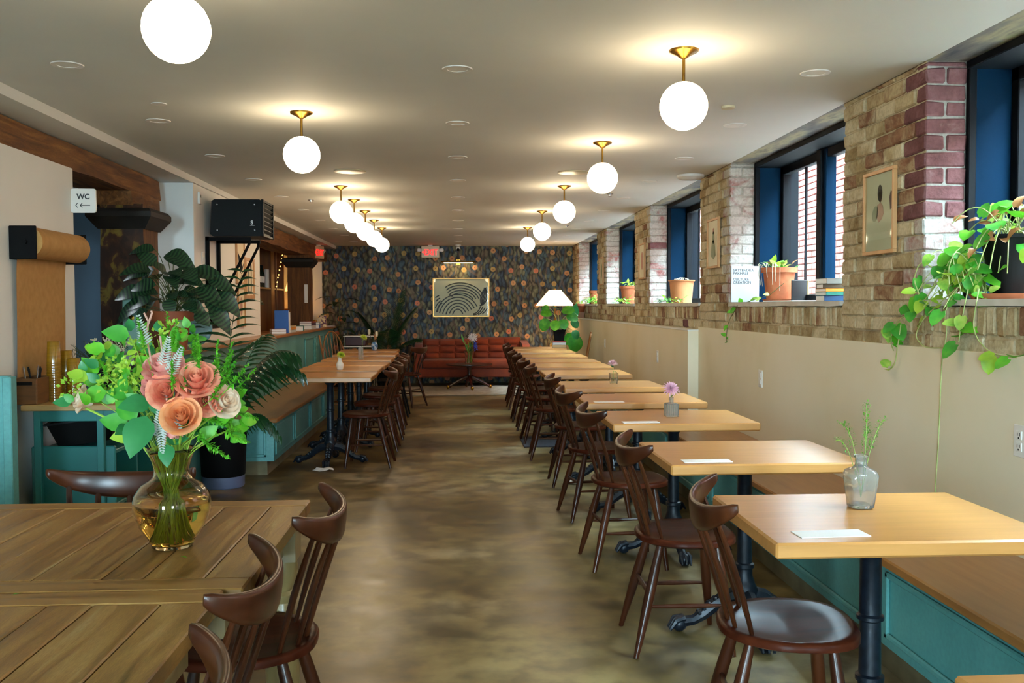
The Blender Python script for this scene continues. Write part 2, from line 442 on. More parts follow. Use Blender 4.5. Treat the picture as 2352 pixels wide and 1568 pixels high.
def wash(m):
    # glass that lets daylight through: mostly clear with a faint reflection
    mm, nt, b = newmat(m)
    tr = N(nt, 'ShaderNodeBsdfTransparent'); gl = N(nt, 'ShaderNodeBsdfGlossy'); gl.inputs['Roughness'].default_value = .02
    lw = N(nt, 'ShaderNodeLayerWeight'); lw.inputs['Blend'].default_value = .5
    pw = N(nt, 'ShaderNodeMath', operation='POWER'); pw.inputs[1].default_value = 5.0
    nt.links.new(lw.outputs['Facing'], pw.inputs[0])
    fr = N(nt, 'ShaderNodeMath', operation='MULTIPLY_ADD'); fr.inputs[1].default_value = .7; fr.inputs[2].default_value = .03
    nt.links.new(pw.outputs[0], fr.inputs[0])
    tr.inputs['Color'].default_value = (.93, .97, .96, 1)
    mx = N(nt, 'ShaderNodeMixShader')
    nt.links.new(fr.outputs[0], mx.inputs[0]); nt.links.new(tr.outputs[0], mx.inputs[1]); nt.links.new(gl.outputs[0], mx.inputs[2])
    nt.links.new(mx.outputs[0], nt.nodes['Material Output'].inputs['Surface'])
    return mm
T['pane'] = wash('window_glass')
T['picglass'] = wash('picture_glass')

def floor_mat():
    m, nt, b = newmat('stained_concrete')
    v = coords(nt, 'world', (1, 1, 1))
    a = N(nt, 'ShaderNodeTexNoise'); a.inputs['Scale'].default_value = .9; a.inputs['Detail'].default_value = 6
    c = N(nt, 'ShaderNodeTexNoise'); c.inputs['Scale'].default_value = 6; c.inputs['Detail'].default_value = 6
    d = N(nt, 'ShaderNodeTexNoise'); d.inputs['Scale'].default_value = 2.1; d.inputs['Detail'].default_value = 5
    for n in (a, c, d): nt.links.new(v, n.inputs['Vector'])
    c1 = ramp(nt, a.outputs['Fac'], [(.32, '#4a3c1e'), (.44, '#77643a'), (.54, '#978559'), (.68, '#aea58c')])
    c2 = ramp(nt, c.outputs['Fac'], [(.38, '#6f664c'), (.60, '#ffffff')])
    c3 = ramp(nt, d.outputs['Fac'], [(.30, '#6a6658'), (.55, '#ffffff')])
    col = mixc(nt, .7, c1, c2, 'MULTIPLY'); col = mixc(nt, .6, col, c3, 'MULTIPLY')
    nt.links.new(col, b.inputs['Base Color'])
    mr = N(nt, 'ShaderNodeMapRange'); mr.inputs['From Min'].default_value = .3; mr.inputs['From Max'].default_value = .7
    mr.inputs['To Min'].default_value = .285; mr.inputs['To Max'].default_value = .40
    nt.links.new(c.outputs['Fac'], mr.inputs['Value']); nt.links.new(mr.outputs[0], b.inputs['Roughness'])
    return m
T['floor'] = floor_mat()

def wallpaper_mat():
    m, nt, b = newmat('fruit_and_vine_wallpaper')
    g = N(nt, 'ShaderNodeNewGeometry'); sp = N(nt, 'ShaderNodeSeparateXYZ'); nt.links.new(g.outputs['Position'], sp.inputs[0])
    cb = N(nt, 'ShaderNodeCombineXYZ'); nt.links.new(sp.outputs['X'], cb.inputs[0]); nt.links.new(sp.outputs['Z'], cb.inputs[1])
    v = cb.outputs[0]
    nz = N(nt, 'ShaderNodeTexNoise'); nz.inputs['Scale'].default_value = 5; nz.inputs['Detail'].default_value = 2; nt.links.new(v, nz.inputs['Vector'])
    sub = N(nt, 'ShaderNodeVectorMath', operation='SUBTRACT'); sub.inputs[1].default_value = (.5, .5, .5); nt.links.new(nz.outputs['Color'], sub.inputs[0])
    sc = N(nt, 'ShaderNodeVectorMath', operation='SCALE'); sc.inputs['Scale'].default_value = .16; nt.links.new(sub.outputs[0], sc.inputs[0])
    ad = N(nt, 'ShaderNodeVectorMath', operation='ADD'); nt.links.new(v, ad.inputs[0]); nt.links.new(sc.outputs[0], ad.inputs[1])
    mp = N(nt, 'ShaderNodeMapping'); mp.inputs['Scale'].default_value = (1, .45, 1); mp.inputs['Rotation'].default_value = (0, 0, .6); nt.links.new(ad.outputs[0], mp.inputs['Vector'])
    lv = N(nt, 'ShaderNodeTexVoronoi', voronoi_dimensions='2D'); lv.inputs['Scale'].default_value = 21; nt.links.new(mp.outputs[0], lv.inputs['Vector'])
    sr = N(nt, 'ShaderNodeSeparateColor'); nt.links.new(lv.outputs['Color'], sr.inputs[0])
    leaf = ramp(nt, sr.outputs[0], [(0, '#3f4f5e'), (.25, '#62634a'), (.45, '#726752'), (.62, '#4e646b'), (.8, '#7d7d60'), (1, '#5b5660')], 'CONSTANT')
    edge = ramp(nt, lv.outputs['Distance'], [(.25, '#ffffff'), (.65, '#7c7880')])
    col = mixc(nt, 1.0, leaf, edge, 'MULTIPLY')
    # thin branching stems
    for rot, s_, ph in ((.25, 2.1, 0), (-.55, 1.5, 3.1)):
        mp2 = N(nt, 'ShaderNodeMapping'); mp2.inputs['Rotation'].default_value = (0, 0, rot); mp2.inputs['Location'].default_value = (ph, ph, 0); nt.links.new(v, mp2.inputs['Vector'])
        w = N(nt, 'ShaderNodeTexWave', wave_type='BANDS', bands_direction='X'); w.inputs['Scale'].default_value = s_ * .5
        w.inputs['Distortion'].default_value = 5; w.inputs['Detail'].default_value = 2; w.inputs['Detail Scale'].default_value = 1.1
        nt.links.new(mp2.outputs[0], w.inputs['Vector'])
        f = ramp(nt, w.outputs['Fac'], [(.975, '#000000'), (.992, '#ffffff')])
        fs = N(nt, 'ShaderNodeMath', operation='MULTIPLY'); fs.inputs[1].default_value = .38
        nt.links.new(f, fs.inputs[0])
        col = mixc(nt, fs.outputs[0], col, '#7d6452')
    # round fruits
    fv = N(nt, 'ShaderNodeTexVoronoi', voronoi_dimensions='2D'); fv.inputs['Scale'].default_value = 3.7; fv.inputs['Randomness'].default_value = .62
    nt.links.new(v, fv.inputs['Vector'])
    s2 = N(nt, 'ShaderNodeSeparateColor'); nt.links.new(fv.outputs['Color'], s2.inputs[0])
    fcol = ramp(nt, s2.outputs[1], [(0, '#cf9560'), (.3, '#d68462'), (.55, '#c0a562'), (.8, '#dca872')], 'CONSTANT')
    ncol = ramp(nt, nz.outputs['Fac'], [(.35, '#c08a70'), (.65, '#ffffff')])
    fcol = mixc(nt, .5, fcol, ncol, 'MULTIPLY')
    msk = ramp(nt, fv.outputs['Distance'], [(.155, '#ffffff'), (.172, '#000000')])
    col = mixc(nt, msk, col, fcol)
    eye = ramp(nt, fv.outputs['Distance'], [(.02, '#ffffff'), (.04, '#000000')])
    col = mixc(nt, eye, col, '#6b3a24')
    nt.links.new(col, b.inputs['Base Color']); b.inputs['Roughness'].default_value = .7
    return m
T['wallpaper'] = wallpaper_mat()

# ================================================================== STRUCTURE
def struct(name, mb, mat, label=None, **kw):
    o = mb.build(name, mat, **kw)
    return tag(o, label, kind='structure')
Y0, Y1 = -4.2, 16.95
struct('floor', MB().box((-4.9, -4.4, -.12), (2.6, 17.2, 0)), T['floor'], 'polished olive-brown stained concrete floor')
struct('ceiling', MB().box((-2.13, Y0, CEIL), (2.02, Y1 + .2, 2.62)), T['ceiling'], 'flat white plaster ceiling of the dining room')
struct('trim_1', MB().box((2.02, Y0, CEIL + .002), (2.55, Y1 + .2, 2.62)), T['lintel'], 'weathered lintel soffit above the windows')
struct('trim_2', MB().box((-4.9, Y0, 2.356), (-2.13, Y1 + .2, 2.62)), T['ceiling'], 'lowered white soffit over the bar side')
struct('wall_back', MB().box((-2.38, Y1, 0), (2.6, Y1 + .2, 2.6)), T['wallpaper'], 'back wall papered with dark fruit and vine pattern')
struct('wall_back_left', MB().box((-4.9, Y1 - .01, 0), (-2.38, Y1 + .2, 2.6)), T['white'], 'plain strip of white wall left of the papered wall')
struct('wall_left', MB().box((-2.5, Y0, 0), (-2.34, 6.0, 2.2)), T['white'], 'white wall beside the service station')
struct('wall_bar', MB().box((-2.85, 7.89, 0), (-2.13, 10.45, 2.36)), T['white'], 'white wall block above the near half of the bar')
struct('wall_corridor', MB().box((-4.9, 9.0, 0), (-2.84, 9.2, 2.36)), T['bluewall'], 'blue-grey wall of the passage behind the timber post')
struct('wall_far_left', MB().box((-4.95, Y0, 0), (-4.8, 9.2, 2.4)), T['bluewall'], 'blue-grey side wall of the passage')
struct('wall_behind_bar', MB().box((-3.6, 9.2, 0), (-3.45, Y1, 2.36)), T['white'], 'white wall behind the bar shelves')
struct('trim_3', MB().box((1.998, Y0, 0), (2.03, 7.9, 1.176)), T['wainscot'], 'near section of the cream plastered dado under the brick wall')
struct('trim_4', MB().box((1.91, 7.89, 0), (2.03, Y1, 1.146)), T['wainscot'], 'far thicker section of the cream plastered dado')
struct('trim_5', MB().cbox((1.905, 7.887, 1.146), (2.03, Y1, 1.156), .003), T['white'], 'white ledge on top of the far dado')
# wall behind the camera with a wide shopfront window
mb = MB(); x = -4.9
for (a, b, z0, z1) in FRONT:
    mb.box((x, Y0 - .2, 0), (a, Y0, 2.6)); mb.box((a, Y0 - .2, 0), (b, Y0, z0)); mb.box((a, Y0 - .2, z1), (b, Y0, 2.6)); x = b
mb.box((x, Y0 - .2, 0), (2.6, Y0, 2.6))
struct('wall_front', mb, T['white'], 'plain white wall behind the viewer')
struct('floor_outside_front', MB().box((-12, -22, -.2), (12, Y0 - .2, -.05)), T['pave'], 'pale pavement behind the viewer')

def window(n, label, parent_boxes, pane, mulls=()):
    w = thing('window_%d' % n, label, None); tag(w, kind='structure')
    for nm, lo, hi, m in parent_boxes: MB().cbox(lo, hi, .004).build(nm, m, w)
    MB().box(*pane).build('pane', T['pane'], w)
    return w
for n_, (nm, (a, b, z0, z1)) in enumerate(zip(('door_1', 'window_9'), FRONT)):
    w = thing(nm, 'dark-framed glazed opening behind the viewer', None); tag(w, kind='structure')
    for lo, hi in (((a, z0), (a + .06, z1)), ((b - .06, z0), (b, z1)), ((a, z0), (b, z0 + .08)), ((a, z1 - .08), (b, z1))): MB().cbox((lo[0], Y0 - .14, lo[1]), (hi[0], Y0 - .08, hi[1]), .004).build('frame_bar', T['frameblk'], w)
    MB().box((a + .05, Y0 - .115, z0 + .05), (b - .05, Y0 - .107, z1 - .05)).build('pane', T['pane'], w)
ords = ['behind the viewer', 'nearest the viewer, out of the picture', 'closest to the right edge, with trailing pothos', 'with the lettered white book and terracotta pot',
        'with the single pale terracotta pot', 'fourth from the viewer', 'farthest, beside the papered wall']
for i, (a, b) in enumerate(WINDOWS):
    bx = []
    g0, g1 = 2.40, 2.46
    bx.append(('jamb_panel', (2.235, b - .012, SILL), (2.40, b + .03, CEIL), T['blue']))
    bx.append(('jamb_panel', (2.235, a - .03, SILL), (2.40, a + .012, CEIL), T['blue']))
    bx.append(('jamb_strip', (2.205, b - .02, SILL), (2.24, b + .02, CEIL), T['frameblk']))
    bx.append(('jamb_strip', (2.205, a - .02, SILL), (2.24, a + .02, CEIL), T['frameblk']))
    bx.append(('head', (2.20, a, CEIL - .035), (g1, b, CEIL), T['frameblk']))
    bx.append(('frame_rail', (g0, a, SILL), (g1, b, SILL + .05), T['frameblk']))
    bx.append(('frame_rail', (g0, a, CEIL - .09), (g1, b, CEIL - .03), T['frameblk']))
    bx.append(('frame_stile', (g0, b - .06, SILL), (g1, b, CEIL), T['frameblk']))
    bx.append(('frame_stile', (g0, a, SILL), (g1, a + .06, CEIL), T['frameblk']))
    m = b - .82
    bx.append(('mullion', (g0 - .03, m - .05, SILL), (g1, m + .02, CEIL), T['frameblk']))
    bx.append(('mullion', (g0 - .01, m - .095, SILL), (g1, m - .05, CEIL), T['blue']))
    bx.append(('glazing_bar', (g0 + .02, b - .46, SILL), (g1 - .02, b - .448, CEIL), T['frameblk']))
    window(i + 1, 'dark-framed window in the brick wall, ' + ords[i], bx, ((2.425, a + .02, SILL + .02), (2.433, b - .02, CEIL - .04)))
    s = MB()
    # uneven pale sill slab
    n = 14
    def edge(t, a=a, b=b): return 2.012 + .006 * math.sin(9 * t + i) + random.uniform(-.004, .004)
    top = []; 
    for k in range(n + 1):
        t = k / n; y = a + (b - a) * t; x = edge(t)
        top.append((x, y))
    vs = []; fs = []
    for (x, y) in top: vs += [(x, y, SILL - .028 + random.uniform(-.004, .004)), (x, y, SILL), (2.42, y, SILL), (2.42, y, SILL - .03)]
    for k in range(n):
        for j in range(4):
            j2 = (j + 1) % 4
            fs.append((k*4+j, k*4+j2, (k+1)*4+j2, (k+1)*4+j))
    fs += [(3, 2, 1, 0), (n*4, n*4+1, n*4+2, n*4+3)]
    s.add(vs, fs)
    tag(s.build('trim_%d' % (10 + i), T['stone']), 'uneven pale stone sill of the window ' + ords[i], kind='structure')

# ---- brick wall (right): recessed mortar body with bricks set into it
mb = MB()
for k in range(-3, 5):
    n_, f_ = PIER0 + PERIOD * k, PIER0 + PERIOD * k + PIERW
    n_ = max(n_, Y0); f_ = min(f_, Y1)
    if f_ > n_:
        mb.box((2.030, n_ + .010, SILL - .03), (2.205, f_ - .010, CEIL + .01))
mb.box((2.030, Y0, 0), (2.55, Y1, SILL - .03))
wall_right = struct('wall_right', mb, T['mortar'], 'old limewashed brick wall with deep window openings')
mb = MB()
for k in range(-3, 5):
    n_, f_ = max(PIER0 + PERIOD * k, Y0), min(PIER0 + PERIOD * k + PIERW, Y1)
    if f_ > n_: mb.box((2.205, n_ + .03, SILL - .03), (2.55, f_ - .03, CEIL + .01))
mb.build('pier_core', T['frameblk'], wall_right)
mb = MB()
for k in range(0, 5):
    mb.box((2.032, PIER0 + PERIOD * k + .006, SILL - .03), (2.204, PIER0 + PERIOD * k + .02, CEIL))
mb.build('reveal_mortar', T['mortar_w'], wall_right)
CH, JT = .072, .009
bricks = []     # (dist, lo, hi, matkey)
def pick(*w):
    r = random.random() * sum(x[1] for x in w)
    for k_, p in w:
        r -= p
        if r <= 0: return k_
    return w[0][0]
rows = int((CEIL - 1.165) / CH) + 1
for k in range(-1, 5):
    n_, f_ = PIER0 + PERIOD * k, min(PIER0 + PERIOD * k + PIERW, Y1)
    for r in range(rows):
        z0 = 1.165 + r * CH; z1 = min(z0 + CH - JT, CEIL)
        if z1 - z0 < .02: continue
        y = n_; first = True
        odd = r % 2
        while y < f_ - .02:
            ln = (.100 if odd else .205) if first else random.uniform(.195, .212)
            if f_ - (y + ln) < .07: ln = f_ - y
            y2 = min(y + ln, f_)
            pr = random.uniform(-.004, .004)
            hi_z = z0 > 1.72
            if first and z0 >= SILL - .01:
                # corner brick running through the reveal
                if k == 0 and hi_z: mk_ = 'b_red'
                elif k == 0: mk_ = 'b_white'
                else: mk_ = pick(('b_white', 9), ('b_red', .6))
                if odd or k > 1:
                    parts = [(2.02 + pr, 2.205)]
                else:
                    parts = [(2.02 + pr, 2.106), (2.115, 2.205)]
                for (xa, xb) in parts:
                    bricks.append((y, (xa, y + random.uniform(-.003, .002), z0), (xb, y2 - JT, z1), mk_, True))
            else:
                if k == 0 and hi_z and y < n_ + .33 and random.random() < .75: mk_ = 'b_worn'
                else: mk_ = pick(('b_cream', 6), ('b_tan', 2.2), ('b_worn', 1.0))
                bricks.append((y, (2.02 + pr, y, z0), (2.09, y2 - JT, z1), mk_, False))
            # far return of the pier
            y = y2; first = False
for (a, b) in WINDOWS:
    # one stretcher course, then upright bricks under the sill
    y = a
    while y < b - .03:
        ln = random.uniform(.19, .212); y2 = min(y + ln, b)
        if b - y2 < .05: y2 = b
        bricks.append((y, (2.02 + random.uniform(-.004, .004), y, 1.165), (2.08, y2 - JT, 1.232), pick(('b_cream', 4), ('b_tan', 4), ('b_worn', 2), ('b_red', .5)), False))
        y = y2
    y = a
    while y < b - .02:
        y2 = min(y + random.uniform(.064, .078), b)
        bricks.append((y, (2.02 + random.uniform(-.004, .004), y, 1.241), (2.09, y2 - JT, SILL - .032), pick(('b_cream', 4), ('b_tan', 5), ('b_worn', 2)), False))
        y = y2
vis = [b for b in bricks if b[0] > 3.1]
rest = [b for b in bricks if b[0] <= 3.1]
vis.sort(key=lambda b: b[0])
mcache = {}
def place_bricks(parent, lst, maxn=300, cham=.007, jit=.0035):
    far = MB(); far_m = []
    for i, (d, lo, hi, mkey, c) in enumerate(lst):
        if i < maxn:
            sz = tuple(round((hi[j] - lo[j]) / .006) * .006 for j in range(3))
            key = (sz, mkey, i % 3)
            if key not in mcache:
                h = [s / 2 for s in sz]
                mcache[key] = MB().cbox((-h[0], -h[1], -h[2]), h, cham, jit=jit).mesh('brick', T[mkey], True, 30)
            o = link('brick', mcache[key], parent, [(lo[j] + hi[j]) / 2 for j in range(3)])
            o.rotation_euler = (random.uniform(-.008, .008), random.uniform(-.01, .01), random.uniform(-.008, .008))
        else:
            if mkey not in far_m: far_m.append(mkey)
            far.cur = far_m.index(mkey)
            far.cbox(lo, hi, cham, jit=jit)
    if far.v: tag(far.build('bricks', [T[m] for m in far_m], parent), kind='stuff')
place_bricks(wall_right, vis + rest)

# ---- outside: brick wall across the area, paving
wall_out = struct('wall_outside', MB().box((4.32, -8, .5), (4.6, 34, 3.9)), T['mortar_o'], 'daylit red brick wall outside the windows')
struct('floor_outside', MB().box((2.5, -12, 1.0), (4.4, 34, 1.12)), T['pave'], 'pale paving outside the windows')
struct('wall_shading_facade', MB().box((2.47, -8, 2.62), (2.62, 34, 4.6)), T['b_out'], 'unseen upper storey above the windows, added to shade the outside brick wall')  # out of view; height chosen to keep skylight off the brick wall opposite
ob = []
r = 0; z = 1.12
while z < 3.6:
    y = 9.0 + (r % 2) * .11
    while y < 13.4:
        ob.append((abs(y - 11.6) + abs(z - 1.9) * .9, (4.30 + random.uniform(-.003, .003), y, z), (4.36, y + .205, z + .064), 'b_out', False))
        y += .216
    z += .075; r += 1
ob.sort(key=lambda b: b[0])
place_bricks(wall_out, ob)
far = MB(); r = 0; z = 1.12
while z < 4.4:
    for (ya, yb) in ((3.0, 9.0), (13.45, 24.0)):
        y = ya + (r % 2) * .11
        while y < yb:
            far.box((4.302, y, z), (4.34, y + .205, z + .064)); y += .216
    z += .075; r += 1
tag(far.build('bricks', T['b_out'], wall_out), kind='stuff')

# ================================================================== TIMBER, BAR SIDE
mb = MB()
def rough_beam(mb, x0, x1, y0, y1, z0, z1, n, j=.008):
    vs = []; fs = []
    for i in range(n + 1):
        y = y0 + (y1 - y0) * i / n
        for (x, z) in ((x0, z0), (x1, z0), (x1, z1), (x0, z1)):
            vs.append((x + random.uniform(-j, j), y, z + random.uniform(-j, j)))
    for i in range(n):
        for k in range(4):
            k2 = (k + 1) % 4
            fs.append((i*4+k, (i+1)*4+k, (i+1)*4+k2, i*4+k2))
    fs += [(0, 1, 2, 3), (n*4+3, n*4+2, n*4+1, n*4)]
    mb.add(vs, fs)
rough_beam(mb, -2.66, -2.345, Y0, 7.73, 2.19, 2.35, 26)
mb2 = MB()
rough_beam(mb2, -2.64, -2.335, 7.05, 7.70, 2.09, 2.20, 5)
t = thing('timber_beam', 'rough brown timber beam below the soffit at upper left', 'beam', (0, 0, 0))
mb.build('beam', T['timber'], t); mb2.build('bolster', T['timber'], t)
t = thing('timber_beam', 'timber beam above the far bar opening behind the black heater', 'beam', (0, 0, 0))
mb = MB(); rough_beam(mb, -2.62, -2.30, 10.46, 16.93, 2.13, 2.345, 16); mb.build('beam', T['timber'], t)

def column(label, x0, x1, y0, y1, top, near, loc_cap, z_cap):
    t = thing('timber_column', label, 'column', ((x0 + x1) / 2, (y0 + y1) / 2, 0))
    cx, cy = (x0 + x1) / 2, (y0 + y1) / 2
    hx_, hy = (x1 - x0) / 2, (y1 - y0) / 2
    mb = MB()
    n = 10; vs = []; fs = []
    for i in range(n + 1):
        z = top * i / n
        for (x, y) in ((-hx_, -hy), (hx_, -hy), (hx_, hy), (-hx_, hy)):
            vs.append((x + random.uniform(-.005, .005), y + random.uniform(-.005, .005), z))
    mi = []
    for i in range(n):
        for k in range(4):
            k2 = (k + 1) % 4
            fs.append((i*4+k, i*4+k2, (i+1)*4+k2, (i+1)*4+k)); mi.append(0 if k == 0 else 1)
    mb.add(vs, fs); mb.mi = mi
    mb.build('shaft', [near, T['timber_z']], t)
    # dark capital: flared block with chamfered underside
    a = MB()
    w = .075
    def ring(dx, z): return [(-hx_ - dx, -hy - dx, z), (hx_ + dx, -hy - dx, z), (hx_ + dx, hy + dx, z), (-hx_ - dx, hy + dx, z)]
    vs = ring(.012, z_cap) + ring(w, z_cap + .085) + ring(w, z_cap + .12) + ring(w - .02, z_cap + .145)
    fs = [(3, 2, 1, 0), (12, 13, 14, 15)]
    for l in range(3):
        for k in range(4):
            k2 = (k + 1) % 4
            fs.append((l*4+k, l*4+k2, (l+1)*4+k2, (l+1)*4+k))
    a.add(vs, fs); a.build('capital', T['darkwood'], t)
    return t
c1 = column('square timber post with peeling ochre paint and dark capital behind the bouquet', -2.57, -2.26, 7.06, 7.40, 2.10, T['peel'], None, 1.92)
c2 = column('plain brown timber post with black capital at the far end of the bar', -2.585, -2.255, 14.7, 15.0, 2.14, T['timber_z'], None, 1.945)
t = thing('metal_guard', 'green painted metal plate with round lock fixed low on the peeling post', 'plate', (-2.345, 7.045, .85))
MB().cbox((-.066, -.016, 0), (.066, .008, .575), .004).build('plate', T['greymetal'], t)
MB().lathe([(.001, -.004), (.017, -.004), (.019, 0), (.019, .006), (.001, .008)][::-1], M=Matrix.Translation((0, -.02, .43)) @ Matrix.Rotation(PI/2, 4, 'X')).build('lock', T['brass'], t, smooth=True)

# ---- bar with counter
t = thing('bar', 'long teal panelled bar with a wooden counter top', 'bar', (-2.0, 6.75, 0))
def L(lo, hi, o): return (tuple(lo[i] - o[i] for i in range(3)), tuple(hi[i] - o[i] for i in range(3)))
o_ = (-2.0, 6.75, 0)
MB().box(*L((-2.12, 6.85, 0), (-1.965, 15.1, 1.02), o_)).build('body', T['teal'], t)
ct = MB()
ct.cbox(*L((-2.125, 7.88, 1.02), (-1.915, 10.46, 1.052), o_), c=.004)
ct.cbox(*L((-2.24, 6.75, 1.02), (-1.915, 7.885, 1.052), o_), c=.004)
ct.cbox(*L((-2.24, 10.455, 1.02), (-1.915, 15.18, 1.052), o_), c=.004)
ct.build('counter_top', T['oak_y'], t)
def moulding(mb, u0, u1, z0, z1, x, sgn, w=.022, d=.014, axis='y', y=None):
    # raised frame moulding on a face: axis y -> face normal along x
    for (a0, a1, b0, b1) in ((u0, u1, z0, z0 + w), (u0, u1, z1 - w, z1), (u0, u0 + w, z0, z1), (u1 - w, u1, z0, z1)):
        if axis == 'y':
            lo = (min(x, x + sgn * d), a0, b0); hi = (max(x, x + sgn * d), a1, b1)
        else:
            lo = (a0, min(x, x + sgn * d), b0); hi = (a1, max(x, x + sgn * d), b1)
        mb.cbox(lo, hi, .005)
for i in range(3):
    y = 12.35 + i * .9
    mb = MB(); moulding(mb, y - 6.75, y - 6.75 + .78, .55, .95, .035, 1); mb.build('panel_moulding', T['teal'], t)
def bench(label, loc, ylen, sgn, depth, panels, end_panel, zb, seat_over=.03):
    # built with its back at x=0, front towards sgn*depth
    t = thing('bench', label, 'bench', loc)
    def bx(a, b): return (min(a, b), max(a, b))
    x0, x1 = bx(0, sgn * depth)
    MB().cbox((x0, 0, .425), (x1, ylen, .46), .006).build('seat', T['oak_y'], t)
    x0, x1 = bx(0, sgn * (depth - seat_over))
    MB().box((x0, .02, zb), (x1, ylen - .02, .425)).build('base', T['teal'], t)
    x0, x1 = bx(0, sgn * (depth - .09))
    MB().box((x0, .05, 0), (x1, ylen - .05, zb)).build('plinth', T['concrete_w'], t)
    for (a, b) in panels:
        mb = MB(); moulding(mb, a, b, zb + .035, .405, sgn * (depth - seat_over), sgn); mb.build('panel_moulding', T['teal'], t)
    if end_panel:
        x0, x1 = bx(sgn * .06, sgn * (depth - .09))
        mb = MB(); moulding(mb, x0, x1, zb + .035, .395, .02, -1, axis='x'); mb.build('panel_moulding', T['teal'], t)
    return t
bench('teal panelled bench with wooden seat along the bar front', (-1.962, 7.74, 0), 3.75, 1, .505, [(.06 + i * .92, .90 + i * .92) for i in range(4)], True, .115)
bench('teal panelled bench with wooden seat under the brick wall', (1.998, .1, 0), 11.1, -1, .495, [(3.32 - 1.18 * i, 4.40 - 1.18 * i) for i in range(-6, 3)], False, .13)

t = thing('recessed_light', 'unseen lit ceiling panel added to brighten the passage behind the timber post', 'ceiling light', (-3.5, 7.2, 2.356))  # unseen light panel, added to brighten the blue-grey passage wall
MB().cbox((-.3, -.3, -.012), (.3, .3, 0), .003).build('frame', T['plastic'], t)
MB().box((-.27, -.27, -.014), (.27, .27, -.012)).build('diffuser', mk('passage_fill_panel', '#ffffff', emit='#eaf4ff', estr=5), t)

# ================================================================== CEILING FITTINGS
def pendant(label, x, y, first=[None]):
    loc = (x, y, CEIL)
    if first[0] is None:
        t = thing('globe_pendant', label, 'pendant lamp', loc, 0, 'brass globe pendants')
        MB().lathe([(.001, 0), (.062, 0), (.06, -.008), (.03, -.022), (.012, -.034), (.001, -.036)], seg=24).build('canopy', T['brass'], t, smooth=True)
        MB().tube([(0, 0, -.03), (0, 0, -.135)], .0065, 10).build('stem', T['brass'], t, smooth=True)
        MB().lathe([(.001, -.128), (.008, -.13), (.04, -.138), (.046, -.146), (.04, -.15), (.001, -.15)], seg=24).build('cap', T['brass'], t, smooth=True)
        MB().sphere((0, 0, -.229), .099, 28, 18).build('globe', T['globe'], t, smooth=True)
        first[0] = t
        return t
    return dup(first[0], loc, 0, label)
rt = ['first', 'second', 'third', 'fourth', 'fifth']
for i in range(5):
    pendant('brass globe pendant in the right-hand row, %s from the camera' % rt[i] if i else 'brass globe pendant hanging nearest the camera in the right-hand row', .933, 3.945 + i * 2.237)
pendant('largest brass globe pendant, cut by the top edge at upper left', -.83, 2.92)
pendant('brass globe pendant hanging alone left of centre above the room', -.845, 5.29)
for i, y in enumerate((8.5, 9.57, 10.69, 11.82, 13.0)):
    pendant('brass globe pendant in the overlapping left-hand row, %s from the camera' % rt[i], -1.023, y)

dl = None
nm = ['first', 'second', 'third', 'fourth', 'fifth', 'sixth', 'seventh', 'eighth', 'ninth', 'tenth']
for rname, x in (('left', -1.69), ('middle', 0.0), ('right', 1.62)):
    for k in range(10):
        lab = 'round recessed ceiling light in the %s row, %s from the camera' % (rname, nm[k])
        loc = (x, 4.30 + k * 1.262, CEIL)
        if dl is None:
            dl = thing('recessed_light', lab, 'ceiling light', loc, 0, 'recessed ceiling lights')
            MB().lathe([(.045, 0), (.045, -.003), (.066, -.004), (.068, 0)], seg=28, cap=False).build('trim_ring', T['plastic'], dl, smooth=True)
            MB().lathe([(.001, -.0015), (.046, -.0015), (.047, .001)], seg=28, cap=False).build('lens', T['paper'], dl)
        else: dup(dl, loc, 0, lab)
def disc(name, label, cat, x, y, prof, mat, grp=None):
    o = MB().lathe(prof, seg=28).build(name, mat, None, smooth=True, loc=(x, y, CEIL)); return tag(o, label, cat, grp)
for x, lab in ((-.838, 'large round ceiling speaker grille left of the middle row'), (.91, 'large round ceiling speaker grille right of the middle row')):
    disc('ceiling_speaker', lab, 'speaker', x, 7.56, [(.125, 0), (.125, -.004), (.118, -.007), (.001, -.006)], T['cream_pl'], 'ceiling speakers')
disc('smoke_detector', 'white domed smoke detector beside the brick wall', 'smoke detector', 1.88, 7.7, [(.11, 0), (.11, -.02), (.085, -.034), (.001, -.04)], T['plastic'])
disc('ceiling_sensor', 'small round ceiling sensor on the left near the big globe', 'sensor', -1.544, 5.1, [(.04, 0), (.04, -.004), (.001, -.005)], T['plastic'])
disc('ceiling_sensor', 'small dark-edged ceiling sensor on the right', 'sensor', 1.43, 5.04, [(.035, 0), (.035, -.012), (.001, -.014)], T['cream_pl'])
for i, (x, y) in enumerate(((1.43, 9.0), (1.43, 12.6), (1.35, 15.2), (-1.45, 9.6), (-1.2, 13.6))):
    disc('sprinkler_head', 'small sprinkler head in the ceiling, %s from the camera' % rt[i], 'sprinkler', x, y, [(.03, 0), (.03, -.004), (.012, -.006), (.01, -.022), (.018, -.024), (.001, -.026)], T['steel'], 'sprinkler heads')

